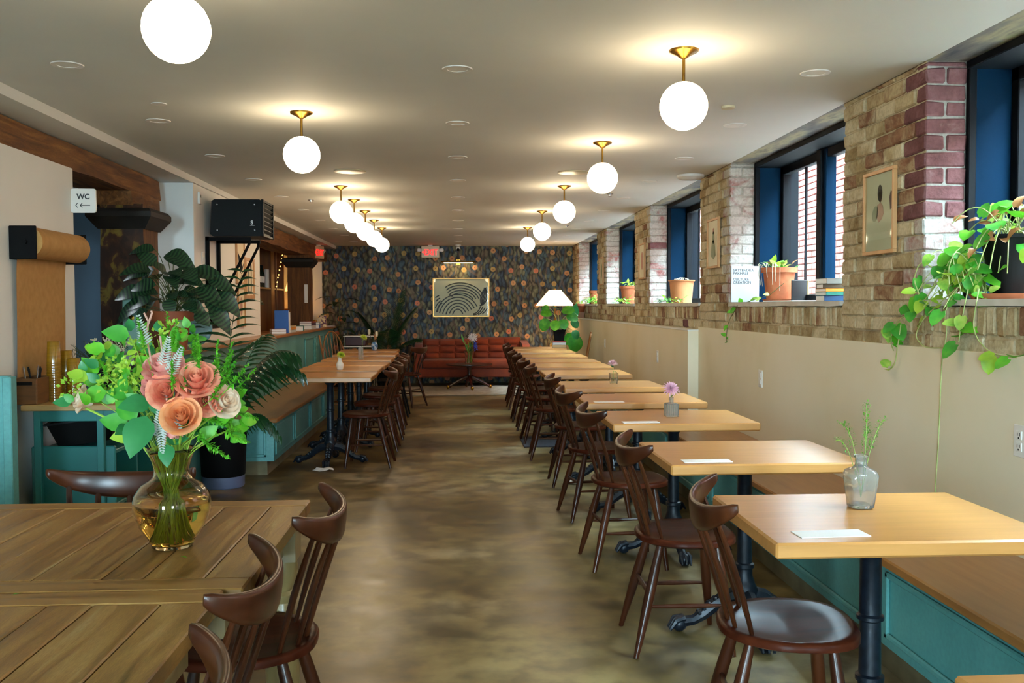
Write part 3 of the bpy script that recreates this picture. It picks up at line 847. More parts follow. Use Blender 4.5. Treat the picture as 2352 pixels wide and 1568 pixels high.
# ================================================================== CHAIRS
def make_chair():
    t = thing('spindle_chair', '', 'chair', (0, 0, 0), 0, 'dark wooden spindle-back chairs')
    # saddle seat: rounded back, nearly straight front
    n = 36; out = []
    for i in range(n):
        w = 2 * PI * i / n
        c, s = math.cos(w), math.sin(w)
        e = .62 if c > 0 else .92
        x = .195 * math.copysign(abs(c) ** e, c); y = .212 * math.copysign(abs(s) ** .75, s)
        if c < 0: y *= 1 - .10 * abs(c)
        out.append((x, y))
    rings = [(.86, .418), (1.0, .430), (1.0, .446), (.975, .452), (.86, .449), (.6, .438), (.3, .434), (.02, .434)]
    mb = MB(); vs = []; fs = []
    for (sc, z) in rings:
        for (x, y) in out:
            zz = z
            if sc < .9 and sc > .02: zz += .008 * max(0, x / .195) * (1 if z > .42 else 0)
            vs.append((x * sc, y * sc, zz))
    for r in range(len(rings) - 1):
        for k in range(n):
            k2 = (k + 1) % n
            fs.append((r*n+k, r*n+k2, (r+1)*n+k2, (r+1)*n+k))
    fs.append(tuple(range(n - 1, -1, -1))); fs.append(tuple((len(rings)-1)*n + k for k in range(n)))
    mb.add(vs, fs); mb.build('seat', T['walnut_s'], t, smooth=True, angle=60)
    for sx, sy in ((-1, 1), (-1, -1), (1, 1), (1, -1)):
        top = (-.115 if sx < 0 else .105, .115 * sy, .432); ft = (-.225 if sx < 0 else .155, .19 * sy, 0)
        pts = []; rad = []
        for i in range(9):
            f = i / 8
            pts.append([top[j] + (ft[j] - top[j]) * f for j in range(3)])
            rad.append([.0135, .0165, .019, .0205, .0205, .019, .0165, .0135, .0105][i])
        MB().tube(pts, rad, 10).build('leg', T['walnut'], t, smooth=True)
    def at(sx, sy, z):
        top = (-.115 if sx < 0 else .105, .115 * sy, .432); ft = (-.225 if sx < 0 else .155, .19 * sy, 0)
        f = (.432 - z) / .432
        return [top[j] + (ft[j] - top[j]) * f for j in range(3)]
    for a, b in (((-1, 1, .19), (1, 1, .19)), ((-1, -1, .19), (1, -1, .19)), ((-1, 1, .235), (-1, -1, .235))):
        p, q = Vector(at(*a)), Vector(at(*b)); pts = [p.lerp(q, i / 4) for i in range(5)]
        MB().tube(pts, [.006, .0085, .010, .0085, .006], 8).build('stretcher', T['walnut'], t, smooth=True)
    # crest rail: deep in the middle, sweeping forward and up into pointed ends
    mb = MB(); vs = []; fs = []; ns = 32
    def crest(tt):
        y = .236 * math.sin(tt * 1.32) / math.sin(1.32)
        x = -.262 + .092 * (abs(tt) ** 2.0)
        zt = .806 + .030 * abs(tt) ** 2.2
        zl = .718 + .088 * abs(tt) ** 1.9
        return x, y, zl, zt
    sec = 12
    for i in range(ns + 1):
        tt = -1 + 2 * i / ns
        x, y, zl, zt = crest(tt); e = .01
        x2, y2 = crest(min(1, tt + e))[:2]; x1, y1 = crest(max(-1, tt - e))[:2]
        tx, ty = x2 - x1, y2 - y1; l = math.hypot(tx, ty); nx, ny = -ty / l, tx / l
        th = .0125 * (1 - .35 * abs(tt) ** 6)
        hz = (zt - zl) / 2; zc = (zt + zl) / 2
        if abs(tt) > .999: th *= .7; hz *= .75
        for k in range(sec):
            w = 2 * PI * k / sec
            c = math.copysign(abs(math.cos(w)) ** .6, math.cos(w)); s = math.copysign(abs(math.sin(w)) ** .6, math.sin(w))
            lean = -.10 * (s * hz)
            vs.append((x + nx * c * th + lean, y + ny * c * th, zc + s * hz))
    for i in range(ns):
        for k in range(sec):
            k2 = (k + 1) % sec
            fs.append((i*sec+k, i*sec+k2, (i+1)*sec+k2, (i+1)*sec+k))
    fs.append(tuple(range(sec - 1, -1, -1))); fs.append(tuple(ns*sec + k for k in range(sec)))
    mb.add(vs, fs); mb.build('crest_rail', T['walnut'], t, smooth=True, angle=70)
    for i in range(5):
        u = (i - 2) / 2.0
        tt = u * .66
        x, y, zl, zt = crest(tt)
        b = Vector((-.163 + .05 * u * u, .128 * u, .440)); e = Vector((x + .004, y, zl + .018))
        pts = [b.lerp(e, f / 6) + Vector((.006 * math.sin(PI * f / 6), 0, 0)) for f in range(7)]
        MB().tube(pts, [.0085, .0105, .0125, .0135, .0125, .0105, .0085], 10, flat=.72, up=(0, 1, 0)).build('spindle', T['walnut'], t, smooth=True)
    return t
chair0 = make_chair(); chair_kids = kids(chair0); chair_used = [False]
def chair(x, y, rz, label):
    if not chair_used[0]:
        chair_used[0] = True
        chair0.location = (x, y, 0); chair0.rotation_euler = (0, 0, rz); chair0['label'] = label; return chair0
    return dup(chair0, (x, y, 0), rz, label, chair_kids)
on = ['closest to the camera', 'second from the camera', 'third from the camera', 'fourth from the camera', 'fifth from the camera', 'sixth from the camera',
      'seventh from the camera', 'eighth from the camera', 'ninth from the camera', 'tenth from the camera', 'farthest from the camera']
RC = [(.94, 2.69, -.15), (.905, 3.80, -.015), (.895, 5.00, .07), (.90, 6.13, .13), (.925, 7.27, .0), (.86, 8.52, -.04), (.855, 9.50, .03), (.86, 10.5, -.03), (.85, 11.30, 0), (.87, 12.6, .04), (.89, 13.45, 0)]
for i, (x, y, r) in enumerate(RC):
    chair(x, y, r, 'dark spindle-back chair on the aisle side of the brick-wall tables, ' + on[i])
LC = [(-.795, 8.23, PI - .03), (-.80, 9.12, PI), (-.80, 9.92, PI + .03), (-.82, 10.75, PI)]
for i, (x, y, r) in enumerate(LC):
    chair(x, y, r, 'dark spindle-back chair on the aisle side of the bar bench tables, ' + ['closest to the camera', 'second from the camera', 'third from the camera', 'farthest'][i])
chair(-.72, 13.0, PI - .5, 'dark spindle-back chair standing apart between the left tables and the sofa')
chair(-.59, 2.65, PI, 'dark spindle-back chair at the far right corner of the farmhouse table')
chair(-.65, 2.00, PI + .04, 'dark spindle-back chair beside the farmhouse table, middle of three on its right')
chair(-.615, 1.37, PI + .02, 'dark spindle-back chair cut by the bottom edge, nearest at the farmhouse table')
chair(-1.105, 3.01, -PI / 2, 'dark spindle-back chair behind the far edge of the farmhouse table')

def make_windsor(label, loc, rz):
    t = thing('windsor_chair', label, 'chair', loc, rz, 'bow-back windsor chairs')
    mb = MB()
    mb.lathe([(.001, .425), (.17, .425), (.205, .437), (.205, .452), (.19, .458), (.001, .448)], seg=28); mb.build('seat', T['windsor'], t, smooth=True)
    def bow(w): return (-.17 - .10 * math.sin(w) ** .8 if math.sin(w) > 0 else -.17, .205 * math.cos(w), .455 + .545 * math.sin(w) ** .85 if math.sin(w) > 0 else .455)
    pts = [bow(PI * i / 20) for i in range(21)]
    MB().tube(pts, .0115, 8).build('bow', T['windsor'], t, smooth=True)
    for i in range(6):
        u = -1 + 2 * (i + .5) / 6
        w = math.acos(max(-1, min(1, u * .86)))
        e = Vector(bow(w)); b = Vector((-.165, .145 * u, .45))
        MB().tube([b, b.lerp(e, .45), e], [.007, .009, .006], 6).build('spindle', T['windsor'], t, smooth=True)
    for sx in (-1, 1):
        for sy in (-1, 1):
            MB().tube([(sx * .12, sy * .12, .44), (sx * .15, sy * .15, .22), (sx * .19, sy * .185, 0)], [.012, .018, .011], 8).build('leg', T['windsor'], t, smooth=True)
    for sy in (-1, 1):
        MB().tube([(-.155, sy * .155, .18), (.155, sy * .155, .18)], .009, 6).build('stretcher', T['windsor'], t, smooth=True)
    return t
w0 = make_windsor('bow-back windsor chair between bar front and left tables, nearer one', (-1.42, 11.75, 0), .15)
dup(w0, (-1.62, 13.6, 0), -.75, 'bow-back windsor chair in front of the white-railed trolley')
dup(w0, (1.50, 12.75, 0), PI - .1, 'bow-back windsor chair with its back to the cream dado')
def black_chair():
    t = thing('folding_chair', 'black chair behind the last walnut chair on the left', 'chair', (-.82, 11.9, 0), PI)
    for sy in (-1, 1):
        MB().tube([(-.10, sy * .17, .45), (-.17, sy * .18, .66), (-.20, sy * .185, .87)], .013, 8).build('back_post', T['black'], t, smooth=True)
        MB().tube([(-.10, sy * .17, .45), (-.20, sy * .19, 0)], [.015, .011], 8).build('leg', T['black'], t, smooth=True)
        MB().tube([(.12, sy * .16, .45), (.17, sy * .19, 0)], [.015, .011], 8).build('leg', T['black'], t, smooth=True)
    MB().grid(lambda u, v: (-.175 - .03 * v - .03 * (1 - (2 * u - 1) ** 2), (u - .5) * .36, .68 + .19 * v), 10, 3).build('backrest', T['black'], t, smooth=True)
    MB().cbox((-.18, -.19, .43), (.18, .19, .455), .01).build('seat', T['black'], t)
black_chair()

# ================================================================== TABLES WITH CAST-IRON BASES
def make_table(D):
    t = thing('dining_table', '', 'table', (0, 0, 0), 0, 'oak tables with cast-iron pedestal')
    MB().cbox((-.385, -D / 2, .708), (.385, D / 2, .75), .006).build('table_top', T['oak'], t)
    MB().cbox((-.19, -.14, .694), (.19, .14, .708), .003).build('top_plate', T['iron'], t)
    MB().lathe([(.034, .10), (.052, .13), (.058, .17), (.045, .20), (.034, .23), (.034, .26), (.041, .265), (.041, .28), (.032, .285), (.030, .44), (.039, .446), (.039, .456), (.031, .462),
                (.030, .66), (.045, .68), (.05, .695)], seg=18).build('column', T['iron'], t, smooth=True, angle=50)
    for k in range(4):
        w = k * PI / 2
        R = Matrix.Rotation(w, 3, 'Z')
        pts = [(.02, 0, .145), (.08, 0, .135), (.13, 0, .105), (.175, 0, .068), (.215, 0, .045), (.255, 0, .04), (.285, 0, .04)]
        mb = MB(); mb.tube([R @ Vector(p) for p in pts], [.042, .036, .030, .026, .022, .024, .020], 8)
        for j, (px, pz) in enumerate(((.10, .150), (.125, .135), (.15, .116), (.172, .097), (.192, .08))):
            for sy in (-.012, .012): mb.sphere(R @ Vector((px, sy, pz - .004)), .012, 6, 4)
        mb.build('base_leg', T['iron'], t, smooth=True)
        mb = MB(); mb.sphere(R @ Vector((.275, 0, .032)), .033, 10, 7)
        for j in (-1, 0, 1):
            mb.tube([R @ Vector((.255, j * .016, .058)), R @ Vector((.292, j * .024, .05)), R @ Vector((.318, j * .022, .012))], [.012, .012, .006], 6)
        mb.build('claw_foot', T['iron'], t, smooth=True)
    return t
TD = .63
table0 = make_table(TD); table_kids = kids(table0)
RT = [.89, 2.385, 3.60, 4.86, 5.93, 7.05, 8.37, 9.42, 10.25, 11.3, 12.5, 13.5]
RX = [1.20, 1.195, 1.19, 1.175, 1.178, 1.165, 1.145, 1.15, 1.15, 1.15, 1.15, 1.15]
tl = ['cut by the bottom right corner', 'holding the square bottle of fern sprigs', 'with a white card, right behind the fern bottle table', 'holding the cut-glass bottle with the large pink flower',
      'with a white card, behind the large pink flower', 'holding the small glass with the pale pink flower', 'sixth back from the fern bottle table', 'seventh in the row along the dado',
      'eighth in the row along the dado', 'ninth in the row along the dado', 'tenth in the row along the dado', 'farthest in the row, holding the potted plant on books']
for i, y in enumerate(RT):
    lab = 'oak table beside the brick wall, ' + tl[i]
    if i == 0:
        table0.location = (RX[0], y + TD / 2, 0); table0['label'] = lab; table0.rotation_euler = (0, 0, .012)
    else: dup(table0, (RX[i], y + TD / 2, 0), random.uniform(-.006, .012), lab, table_kids)
LT = [(8.05, -1.115), (8.93, -1.13), (9.65, -1.12), (10.6, -1.13), (11.7, -1.15), (12.65, -1.2)]
ll = ['nearest, on a crumpled white napkin', 'holding the round milk-glass vase', 'third from the camera', 'holding the tall square glass vase', 'fifth from the camera', 'farthest, holding the blue vase']
for i, (y, x) in enumerate(LT):
    o = dup(table0, (x, y + TD / 2, 0), random.uniform(-.008, .008), 'oak table along the bar bench, ' + ll[i], table_kids)
    o.scale = (1, 1, 1.02)

# white cards on the right-hand tables
def card(x, y, rz, w, d, label):
    o = MB().cbox((-w / 2, -d / 2, 0), (w / 2, d / 2, .0025), .0008).build('menu_card', T['paper'], None, loc=(x, y, .7502))
    o.rotation_euler = (0, 0, rz); tag(o, label, 'card', 'white cards on the oak tables')
card(.985, 2.475, .05, .19, .075, 'white card on the oak table holding the square bottle of fern')
card(.965, 3.675, .02, .19, .07, 'white card on the otherwise bare second oak table')
card(.945, 4.93, .02, .19, .07, 'white card on the oak table with the large pink flower')
card(.945, 5.99, .0, .19, .07, 'white card on the oak table behind the large pink flower')

# ---- farmhouse tables in the left foreground
T['plank'] = mk('worn_brown_plank', [(.25, '#65451d'), (.45, '#8d6530'), (.6, '#a07a40'), (.8, '#ab9262')], scale=3.2, stretch=(9, .8, 5), detail=9, dist=.9, rough=.32, rough2=.5, rand=True, bump=.15, fine=(70, '#a99a7c', '#ffffff', .5))
T['plank_x'] = mk('worn_brown_cross_plank', [(.25, '#65451d'), (.5, '#8b6431'), (.8, '#9e7b46')], scale=3.2, stretch=(.8, 9, 5), detail=9, dist=.9, rough=.32, rough2=.5, rand=True, bump=.15)
T['legwood'] = mk('waxed_grey_brown_wood', [(.3, '#6d5a34'), (.7, '#8f7b4f')], scale=5, stretch=(3, 3, .5), rough=.3, coat=.2)
def farm(label, x0, x1, y0, y1, far_leg=0):
    t = thing('farmhouse_table', label, 'table', (x1, y1, 0), 0)
    W, D = x1 - x0, y1 - y0
    MB().cbox((-W, -.085, .72), (0, 0, .76), .004).build('end_board', T['plank_x'], t)
    MB().cbox((-W, -D, .72), (0, -D + .085, .76), .004).build('end_board', T['plank_x'], t)
    x = 0.0; k = 0
    while x > -W + .02:
        w = (.105, .135, .09, .15, .12)[k % 5]; k += 1
        a = max(-W, x - w)
        MB().cbox((a + .0015, -D + .087, .72 + random.uniform(0, .001)), (x - .0015, -.087, .7595 + random.uniform(-.0012, .0005)), .003).build('plank', T['plank'], t)
        x = a
    MB().box((-W + .06, -D + .09, .62), (-.06, -.06, .719)).build('apron', T['legwood'], t)
    pr = [(.03, 0), (.036, .02), (.026, .05), (.04, .09), (.05, .2), (.054, .32), (.046, .42), (.032, .47), (.042, .485), (.042, .495), (.03, .505), (.045, .54), (.05, .57), (.045, .60)]
    for sx in (0, 1):
        for sy in (0, 1):
            cy = -.085 if sy == 0 else -D + .085
            cx = (-.075 if sy == far_leg else -.50) if sx == 0 else -W + .075
            MB().lathe(pr, (cx, cy, 0), 20).box((cx - .05, cy - .05, .60), (cx + .05, cy + .05, .72)).build('leg', T['legwood'], t, smooth=True, angle=45)
    return t
farm('worn brown plank farmhouse table carrying the big bouquet', -2.05, -.462, 2.05, 2.985)
farm('worn brown plank table pushed up to it, cut by the lower left corner', -2.05, -.50, 1.06, 2.043, 1)

# ================================================================== PLANT HELPERS
def leaf_pts(Ln, W, shape='ovate', nx=6, cup=.25, droop=.3, wave=0):
    vs = []; fs = []
    for i in range(nx + 1):
        t = i / nx
        if shape == 'ovate': w = math.sin(PI * min(1, t ** .75)) ** .9
        elif shape == 'heart': w = (1 - t) ** .55 * (.55 + 1.1 * t ** .35) if t > 0 else .45
        elif shape == 'round': w = math.sqrt(max(0, 1 - (2 * t - 1) ** 2))
        elif shape == 'star': w = (.35 + .65 * abs(math.cos(t * 2.5 * PI))) * (1 - t) ** .5
        else: w = math.sin(PI * (t * .94 + .06)) ** .7
        w = max(w, .02) * W / 2
        x = Ln * t; z = -droop * Ln * t * t
        bx = -.12 * Ln * (1 if shape == 'heart' and i == 0 else 0)
        wv = wave * W * math.sin(t * 9)
        vs += [(x + bx, -w, z + cup * w + wv), (x, 0, z), (x + bx, w, z + cup * w - wv)]
    for i in range(nx):
        a = i * 3
        fs += [(a, a+3, a+4, a+1), (a+1, a+4, a+5, a+2)]
    return vs, fs
_lc = {}
def leaf_mesh(mat, Ln, W, shape='ovate', cup=.25, droop=.3, nx=6, wave=0):
    k = (mat.name, round(Ln, 3), round(W, 3), shape, cup, droop, wave)
    if k not in _lc:
        mb = MB(); mb.add(*leaf_pts(Ln, W, shape, nx, cup, droop, wave)); _lc[k] = mb.mesh('leaf', mat, True)
    return _lc[k]
def put_leaf(parent, me, pos, d, up=(0, 0, 1), s=1.0, name='leaf'):
    o = link(name, me, parent); o.matrix_local = frame(pos, d, up, s); return o
def add_leaf(mb, pos, d, up, Ln, W, shape='ovate', cup=.25, droop=.3, nx=4):
    vs, fs = leaf_pts(Ln, W, shape, nx, cup, droop); M = frame(pos, d, up)
    mb.add([M @ Vector(p) for p in vs], fs)
def rv(s=1.0): return Vector((random.uniform(-s, s), random.uniform(-s, s), random.uniform(-s, s)))
def bez(a, b, c, n=8):
    a, b, c = Vector(a), Vector(b), Vector(c)
    return [a * (1 - t) ** 2 + b * (2 * t * (1 - t)) + c * t * t for t in [i / n for i in range(n + 1)]]
def bloom(mat, R, layers, npet, name='bloom', droop=.25, width=.105):
    mb = MB()
    for l in range(layers):
        f = l / max(1, layers - 1)
        for k in range(npet):
            w = 2 * PI * (k + .5 * (l % 2)) / npet + random.uniform(-.08, .08)
            el = .1 + 1.15 * f
            d = Vector((math.cos(w) * math.cos(el), math.sin(w) * math.cos(el), math.sin(el)))
            add_leaf(mb, Vector((0, 0, .02 * R)) + d * .05 * R, d, (0, 0, 1), R * (1 - .45 * f) * random.uniform(.9, 1.05), R * width * 1.6, 'lance', .5, droop * (1 - f), 3)
    return mb.mesh(name, mat, True)
def rose_mesh(mat, R):
    mb = MB()
    for ring, (n, r0, h, op) in enumerate(((3, .09, .90, -.06), (3, .19, .95, -.04), (4, .32, .94, .02), (5, .50, .88, .16), (6, .70, .76, .42), (6, .88, .56, .85))):
        for k in range(n):
            w0 = 2 * PI * (k + .37 * ring) / n; span = 2 * PI / n * .78
            def fn(u, v, w0=w0, span=span, r0=r0, h=h, op=op):
                a = w0 + (u - .5) * span * 2 * (.55 + .45 * math.sin(PI * min(1, v * .8 + .1)))
                rr = R * (r0 * (.45 + .55 * math.sin(v * PI / 2)) + op * .34 * v ** 2.4)
                z = R * (-.55 + (h + .55) * (v ** .8)) - R * .22 * op * v ** 4 - R * .10 * (2 * u - 1) ** 2 * v
                return (rr * math.cos(a), rr * math.sin(a), z)
            mb.grid(fn, 5, 5)
    return mb.mesh('rose', mat, True)
def pot_prof(rt, rb, h, rim=.03):
    return [(rb * .2, 0), (rb, 0), (rb + (rt - rb) * .75, h - rim - .002), (rt * 1.06, h - rim), (rt * 1.08, h), (rt * .95, h), (rt * .9, h - .03), (.001, h - .032)]
def flower_pot(name, label, loc, rt, rb, h, mat, rim=.035, saucer=None, soil=True):
    t = thing(name, label, 'plant pot', loc)
    z = 0
    if saucer:
        MB().lathe([(.001, 0), (rb * 1.15, 0), (rb * 1.4, .022), (rb * 1.3, .022), (rb * 1.1, .008), (.001, .008)], seg=28).build('saucer', saucer, t, smooth=True, angle=50); z = .008
    MB().lathe(pot_prof(rt, rb, h, rim)[:-2] + [(rt * .93, h - .02), (rt * .9, h - .045)], (0, 0, z), 32, cap=False).build('pot', mat, t, smooth=True, angle=40)
    if soil: MB().lathe([(rt * .93, h - .03), (rt * .5, h - .022), (.001, h - .02)], (0, 0, z), 20, cap=False).build('soil', T['soil'], t, smooth=True)
    return t

# ================================================================== PICTURES ON THE BRICK WALL
def picture_x(name, label, x, y, z, w, h, face, art, frame_m, depth=.02, bw=.018):
    # hangs on a wall whose normal is face*x ; y = centre, z = bottom
    t = thing(name, label, 'picture', (x, y, z))
    for lo, hi in (((-w/2, 0), (w/2, bw)), ((-w/2, h - bw), (w/2, h)), ((-w/2, bw), (-w/2 + bw, h - bw)), ((w/2 - bw, bw), (w/2, h - bw))):
        a = (min(0, face * depth), lo[0], lo[1]); b = (max(0, face * depth), hi[0], hi[1])
        MB().cbox(a, b, .002).build('frame_bar', frame_m, t)
    q = face * depth * .45
    MB().box((min(0, q), -w/2 + bw, bw), (max(0, q), w/2 - bw, h - bw)).build('print', art, t)
    return t, face * depth * .5
def paint_blobs(t, x, blobs, face):
    # flat painted shapes of the print: (points, material)
    for pts, m in blobs:
        mb = MB(); n = len(pts)
        mb.add([(x + face * .0006, a, b) for (a, b) in pts] + [(x, a, b) for (a, b) in pts],
               [tuple(range(n)) if face > 0 else tuple(range(n - 1, -1, -1))])
        mb.build('painted_shape', m, t)
T['mat_board'] = mk('ivory_print', [(.3, '#cfc7a8'), (.7, '#d9d3b8')], scale=6, rough=.6)
T['p_skin'] = mk('print_brown', '#6d3f2a', rough=.7); T['p_hair'] = mk('print_black', '#1d1512', rough=.7)
T['p_pink'] = mk('print_pink', '#b98a78', rough=.7); T['p_green'] = mk('print_sage', '#8d9478', rough=.7); T['p_red'] = mk('print_maroon', '#4c211c', rough=.7)
def ell(cx, cy, rx, ry, n=18, rot=0):
    return [(cx + rx * math.cos(2*PI*i/n) * math.cos(rot) - ry * math.sin(2*PI*i/n) * math.sin(rot), cy + rx * math.cos(2*PI*i/n) * math.sin(rot) + ry * math.sin(2*PI*i/n) * math.cos(rot)) for i in range(n)]
t, q = picture_x('framed_portrait', 'pale wood framed print of a dark-haired figure on the nearest brick pier', 2.016, 4.482, 1.60, .335, .40, -1, T['mat_board'], T['paleoak'])
paint_blobs(t, q, [(ell(-.005, .29, .026, .04), T['p_hair']), (ell(-.01, .275, .019, .03), T['p_skin']), ([(-.035, .23), (-.01, .245), (.02, .235), (.03, .18), (.01, .15), (-.02, .16), (-.05, .19)], T['p_pink']),
    (ell(.045, .195, .03, .04, rot=.5), T['p_green']), ([(-.115, .20), (-.14, .21), (-.145, .28), (-.12, .29), (-.105, .26)], T['p_red'])], -1)
MB().box((-.014, -.149, .018), (-.0125, .149, .382)).build('glazing', T['picglass'], t)
t, q = picture_x('framed_print', 'small framed print of a seated figure on the second brick pier', 2.016, 7.465, 1.65, .34, .39, -1, T['mat_board'], T['paleoak'])
paint_blobs(t, q, [(ell(0, .24, .03, .05), T['p_green']), ([(-.07, .10), (-.03, .22), (.04, .22), (.08, .10), (.0, .07)], T['p_green']), (ell(0, .29, .02, .025), T['p_pink'])], -1)
t, q = picture_x('framed_print', 'narrow looking wood-framed print on the third brick pier', 2.016, 10.40, 1.645, .33, .39, -1, T['mat_board'], T['paleoak'])
paint_blobs(t, q, [(ell(0, .2, .06, .1), T['p_pink'])], -1)
t, q = picture_x('framed_print', 'small wood-framed print on the farthest whole brick pier', 2.016, 13.38, 1.645, .33, .39, -1, T['mat_board'], T['paleoak'])
paint_blobs(t, q, [(ell(0, .2, .06, .1), T['p_green'])], -1)

def outlet(label, x, y, z, big=False):
    t = thing('wall_outlet', label, 'outlet', (x, y, z), 0, 'outlets on the cream dado')
    h = .115
    MB().cbox((-.006, -.037, 0), (0, .037, h), .002).build('cover_plate', T['plastic'], t)
    for k in (0, 1):
        z0 = .02 + k * .042
        MB().cbox((-.009, -.018, z0), (-.005, .018, z0 + .033), .002).build('socket', T['plastic'], t)
        if big:
            for sy in (-.007, .007): MB().box((-.0096, sy - .0015, z0 + .014), (-.0088, sy + .0015, z0 + .025)).build('slot', T['black'], t)
            MB().box((-.0096, -.003, z0 + .004), (-.0088, .003, z0 + .010)).build('slot', T['black'], t)
outlet('white double outlet on the dado at the right edge', 1.998, 3.29, .815, True)
outlet('white outlet on the dado above the table with the large pink flower', 1.998, 6.23, .815)
outlet('white outlet on the far dado above the small glass vase', 1.91, 9.11, .81)
outlet('white outlet on the far dado beside the windsor chair', 1.91, 12.42, .81)

# ================================================================== WINDOW SILL PLANTS
SZ = SILL
def vine(mb, pts, r=.0022): mb.tube(pts, r, 5)
def pothos():
    P0 = Vector((2.20, 3.72, SZ))
    p = thing('plant_pot', 'black tapered pot on a terracotta saucer in the nearest window', 'plant pot', P0)
    MB().lathe([(.001, 0), (.135, 0), (.15, .022), (.142, .022), (.13, .008), (.001, .008)], seg=28).build('saucer', T['terra'], p, smooth=True, angle=50)
    MB().lathe([(.001, .01), (.06, .01), (.105, .235), (.112, .24), (.112, .255), (.10, .255), (.095, .235), (.001, .233)], seg=26).build('pot', T['black'], p, smooth=True, angle=50)
    t = thing('pothos', 'tangled trailing pothos spilling out of the nearest window', 'plant', P0)
    stems = MB(); top = Vector((0, 0, .25))
    L1 = [leaf_mesh(T[m], .075, .062, 'heart', .22, .25, 6) for m in ('leaf_b', 'leaf_b', 'leaf_w', 'leaf', 'leaf_y')]
    LB = [leaf_mesh(T['leaf_br'], .045, .028, 'heart', .5, .6, 6)]
    random.seed(21)
    def along(pts, n0, n1, size=(.7, 1.2), br=.12, every=1.0):
        for i in range(n0, n1):
            if random.random() > every: continue
            a = Vector(pts[i]); d = (rv() + Vector((-.3, -.3, -.2))).normalized()
            me = random.choice(LB) if random.random() < br else random.choice(L1)
            put_leaf(t, me, a + d * .015, d, (-.5, -.6, .8), random.uniform(*size))
    # arching stems above the pot
    for k in range(34):
        w = random.uniform(0, 2 * PI); rr = random.uniform(.08, .24)
        e = Vector((max(-.17, min(.16, rr * math.cos(w))), rr * math.sin(w) * 1.2 - .05, random.uniform(.05, .33)))
        mid = (top + e) / 2 + Vector((0, 0, random.uniform(.08, .2)))
        pts = bez(top + rv(.03), mid, e, 7); vine(stems, pts, .0024)
        along(pts, 4, 8, (.55, 1.2), .3, .6)
    # heap hanging over the reveal and the sill towards the room
    for k in range(40):
        a = Vector((random.uniform(-.1, .05), random.uniform(.0, .30), random.uniform(.02, .2)))
        e = Vector((random.uniform(-.26, -.1), random.uniform(-.1, .33), random.uniform(-.08, .18)))
        pts = bez(a, (a + e) / 2 + Vector((-.04, 0, .12)), e, 7); vine(stems, pts, .002)
        along(pts, 2, 8, (.5, 1.0), .1, .45)
    # runners: measured against the wall below the sill (x just in front of the plaster)
    def W(x, y, z): return Vector((x, y, z)) - P0
    runs = [
        [W(2.03, 3.95, 1.46), W(1.99, 4.02, 1.36), W(1.985, 4.22, 1.29), W(1.985, 4.28, 1.26), W(1.985, 4.30, 1.18), W(1.985, 4.27, 1.15)],
        [W(1.985, 4.20, 1.27), W(1.98, 4.22, 1.17), W(1.98, 4.24, 1.09), W(1.98, 4.30, 1.06)],
        [W(2.02, 3.78, 1.42), W(1.985, 3.82, 1.33), W(1.985, 3.79, 1.24), W(1.98, 3.82, 1.15), W(1.98, 3.83, .98), W(1.98, 3.84, .78), W(1.98, 3.86, .60), W(1.98, 3.86, .52)],
        [W(2.02, 3.80, 1.42), W(1.985, 4.0, 1.30), W(1.985, 4.07, 1.22), W(1.985, 3.98, 1.175), W(1.985, 3.82, 1.18), W(1.985, 3.72, 1.21)],
        [W(2.02, 3.62, 1.42), W(1.985, 3.60, 1.28), W(1.985, 3.56, 1.22), W(1.985, 3.45, 1.17), W(1.985, 3.30, 1.17)],
        [W(2.02, 3.70, 1.42), W(1.985, 3.68, 1.30), W(1.985, 3.70, 1.21)],
        [W(2.06, 4.0, 1.50), W(2.0, 4.06, 1.55), W(1.99, 4.10, 1.47), W(1.99, 4.04, 1.40)],
    ]
    for j, r in enumerate(runs):
        pts = []
        for i in range(len(r) - 1):
            for f in range(5): pts.append(r[i].lerp(r[i+1], f / 5))
        pts.append(r[-1])
        # soften
        for _ in range(3): pts = [pts[0]] + [(pts[i-1] + pts[i] * 2 + pts[i+1]) / 4 for i in range(1, len(pts) - 1)] + [pts[-1]]
        vine(stems, pts, .0026)
        if j == 0: along(pts, 4, len(pts) - 4, (.7, 1.25), 0, .6)
        elif j == 1: along(pts, len(pts) - 2, len(pts), (.6, .7), 0, 1)
        elif j == 3: along(pts, 0, 6, (.6, 1), 0, .6)
        elif j in (4, 5, 6): along(pts, len(pts) - 7, len(pts), (.7, 1.1), .1, .55)
    stems.build('stems', T['vine'], t, smooth=True)
pothos()

# second window: pot with roots, leaning book, small frame, stack of books, papers
random.seed(5)
t = flower_pot('plant_pot', 'large terracotta pot with dangling roots in the second window', (2.275, 6.70, SZ), .118, .085, .235, T['terra'], saucer=T['terra'])
pl = thing('trailing_plant', 'small-leaved plant growing over the terracotta pot in the second window', 'plant', (2.275, 6.70, SZ))
st = MB()
LV = [leaf_mesh(T[m], .045, .03, 'ovate', .3, .3, 5) for m in ('leaf_w', 'leaf_b', 'leaf_y', 'leaf_br')]
for k in range(46):
    w = random.uniform(0, 2 * PI); r_ = random.uniform(.01, .11)
    d = Vector((math.cos(w) * .7, math.sin(w) * .7, random.uniform(.1, .9)))
    put_leaf(pl, random.choice(LV), (r_ * math.cos(w), r_ * math.sin(w), .235 + random.uniform(0, .035)), d, (0, 0, 1), random.uniform(.7, 1.5))
put_leaf(pl, LV[2], (-.05, -.03, .27), (.1, 0, 1), (-1, -1, 0), 1.5)
for k in range(7):
    w = PI + random.uniform(-1.1, 1.3)
    a = Vector((.118 * math.cos(w), .118 * math.sin(w), .245)); e = a * random.uniform(.95, 1.25) + Vector((0, 0, -random.uniform(.10, .16)))
    e.z = .245 - random.uniform(.07, .18)
    st.tube(bez(a, a * 1.35, e, 6), .0022, 5)
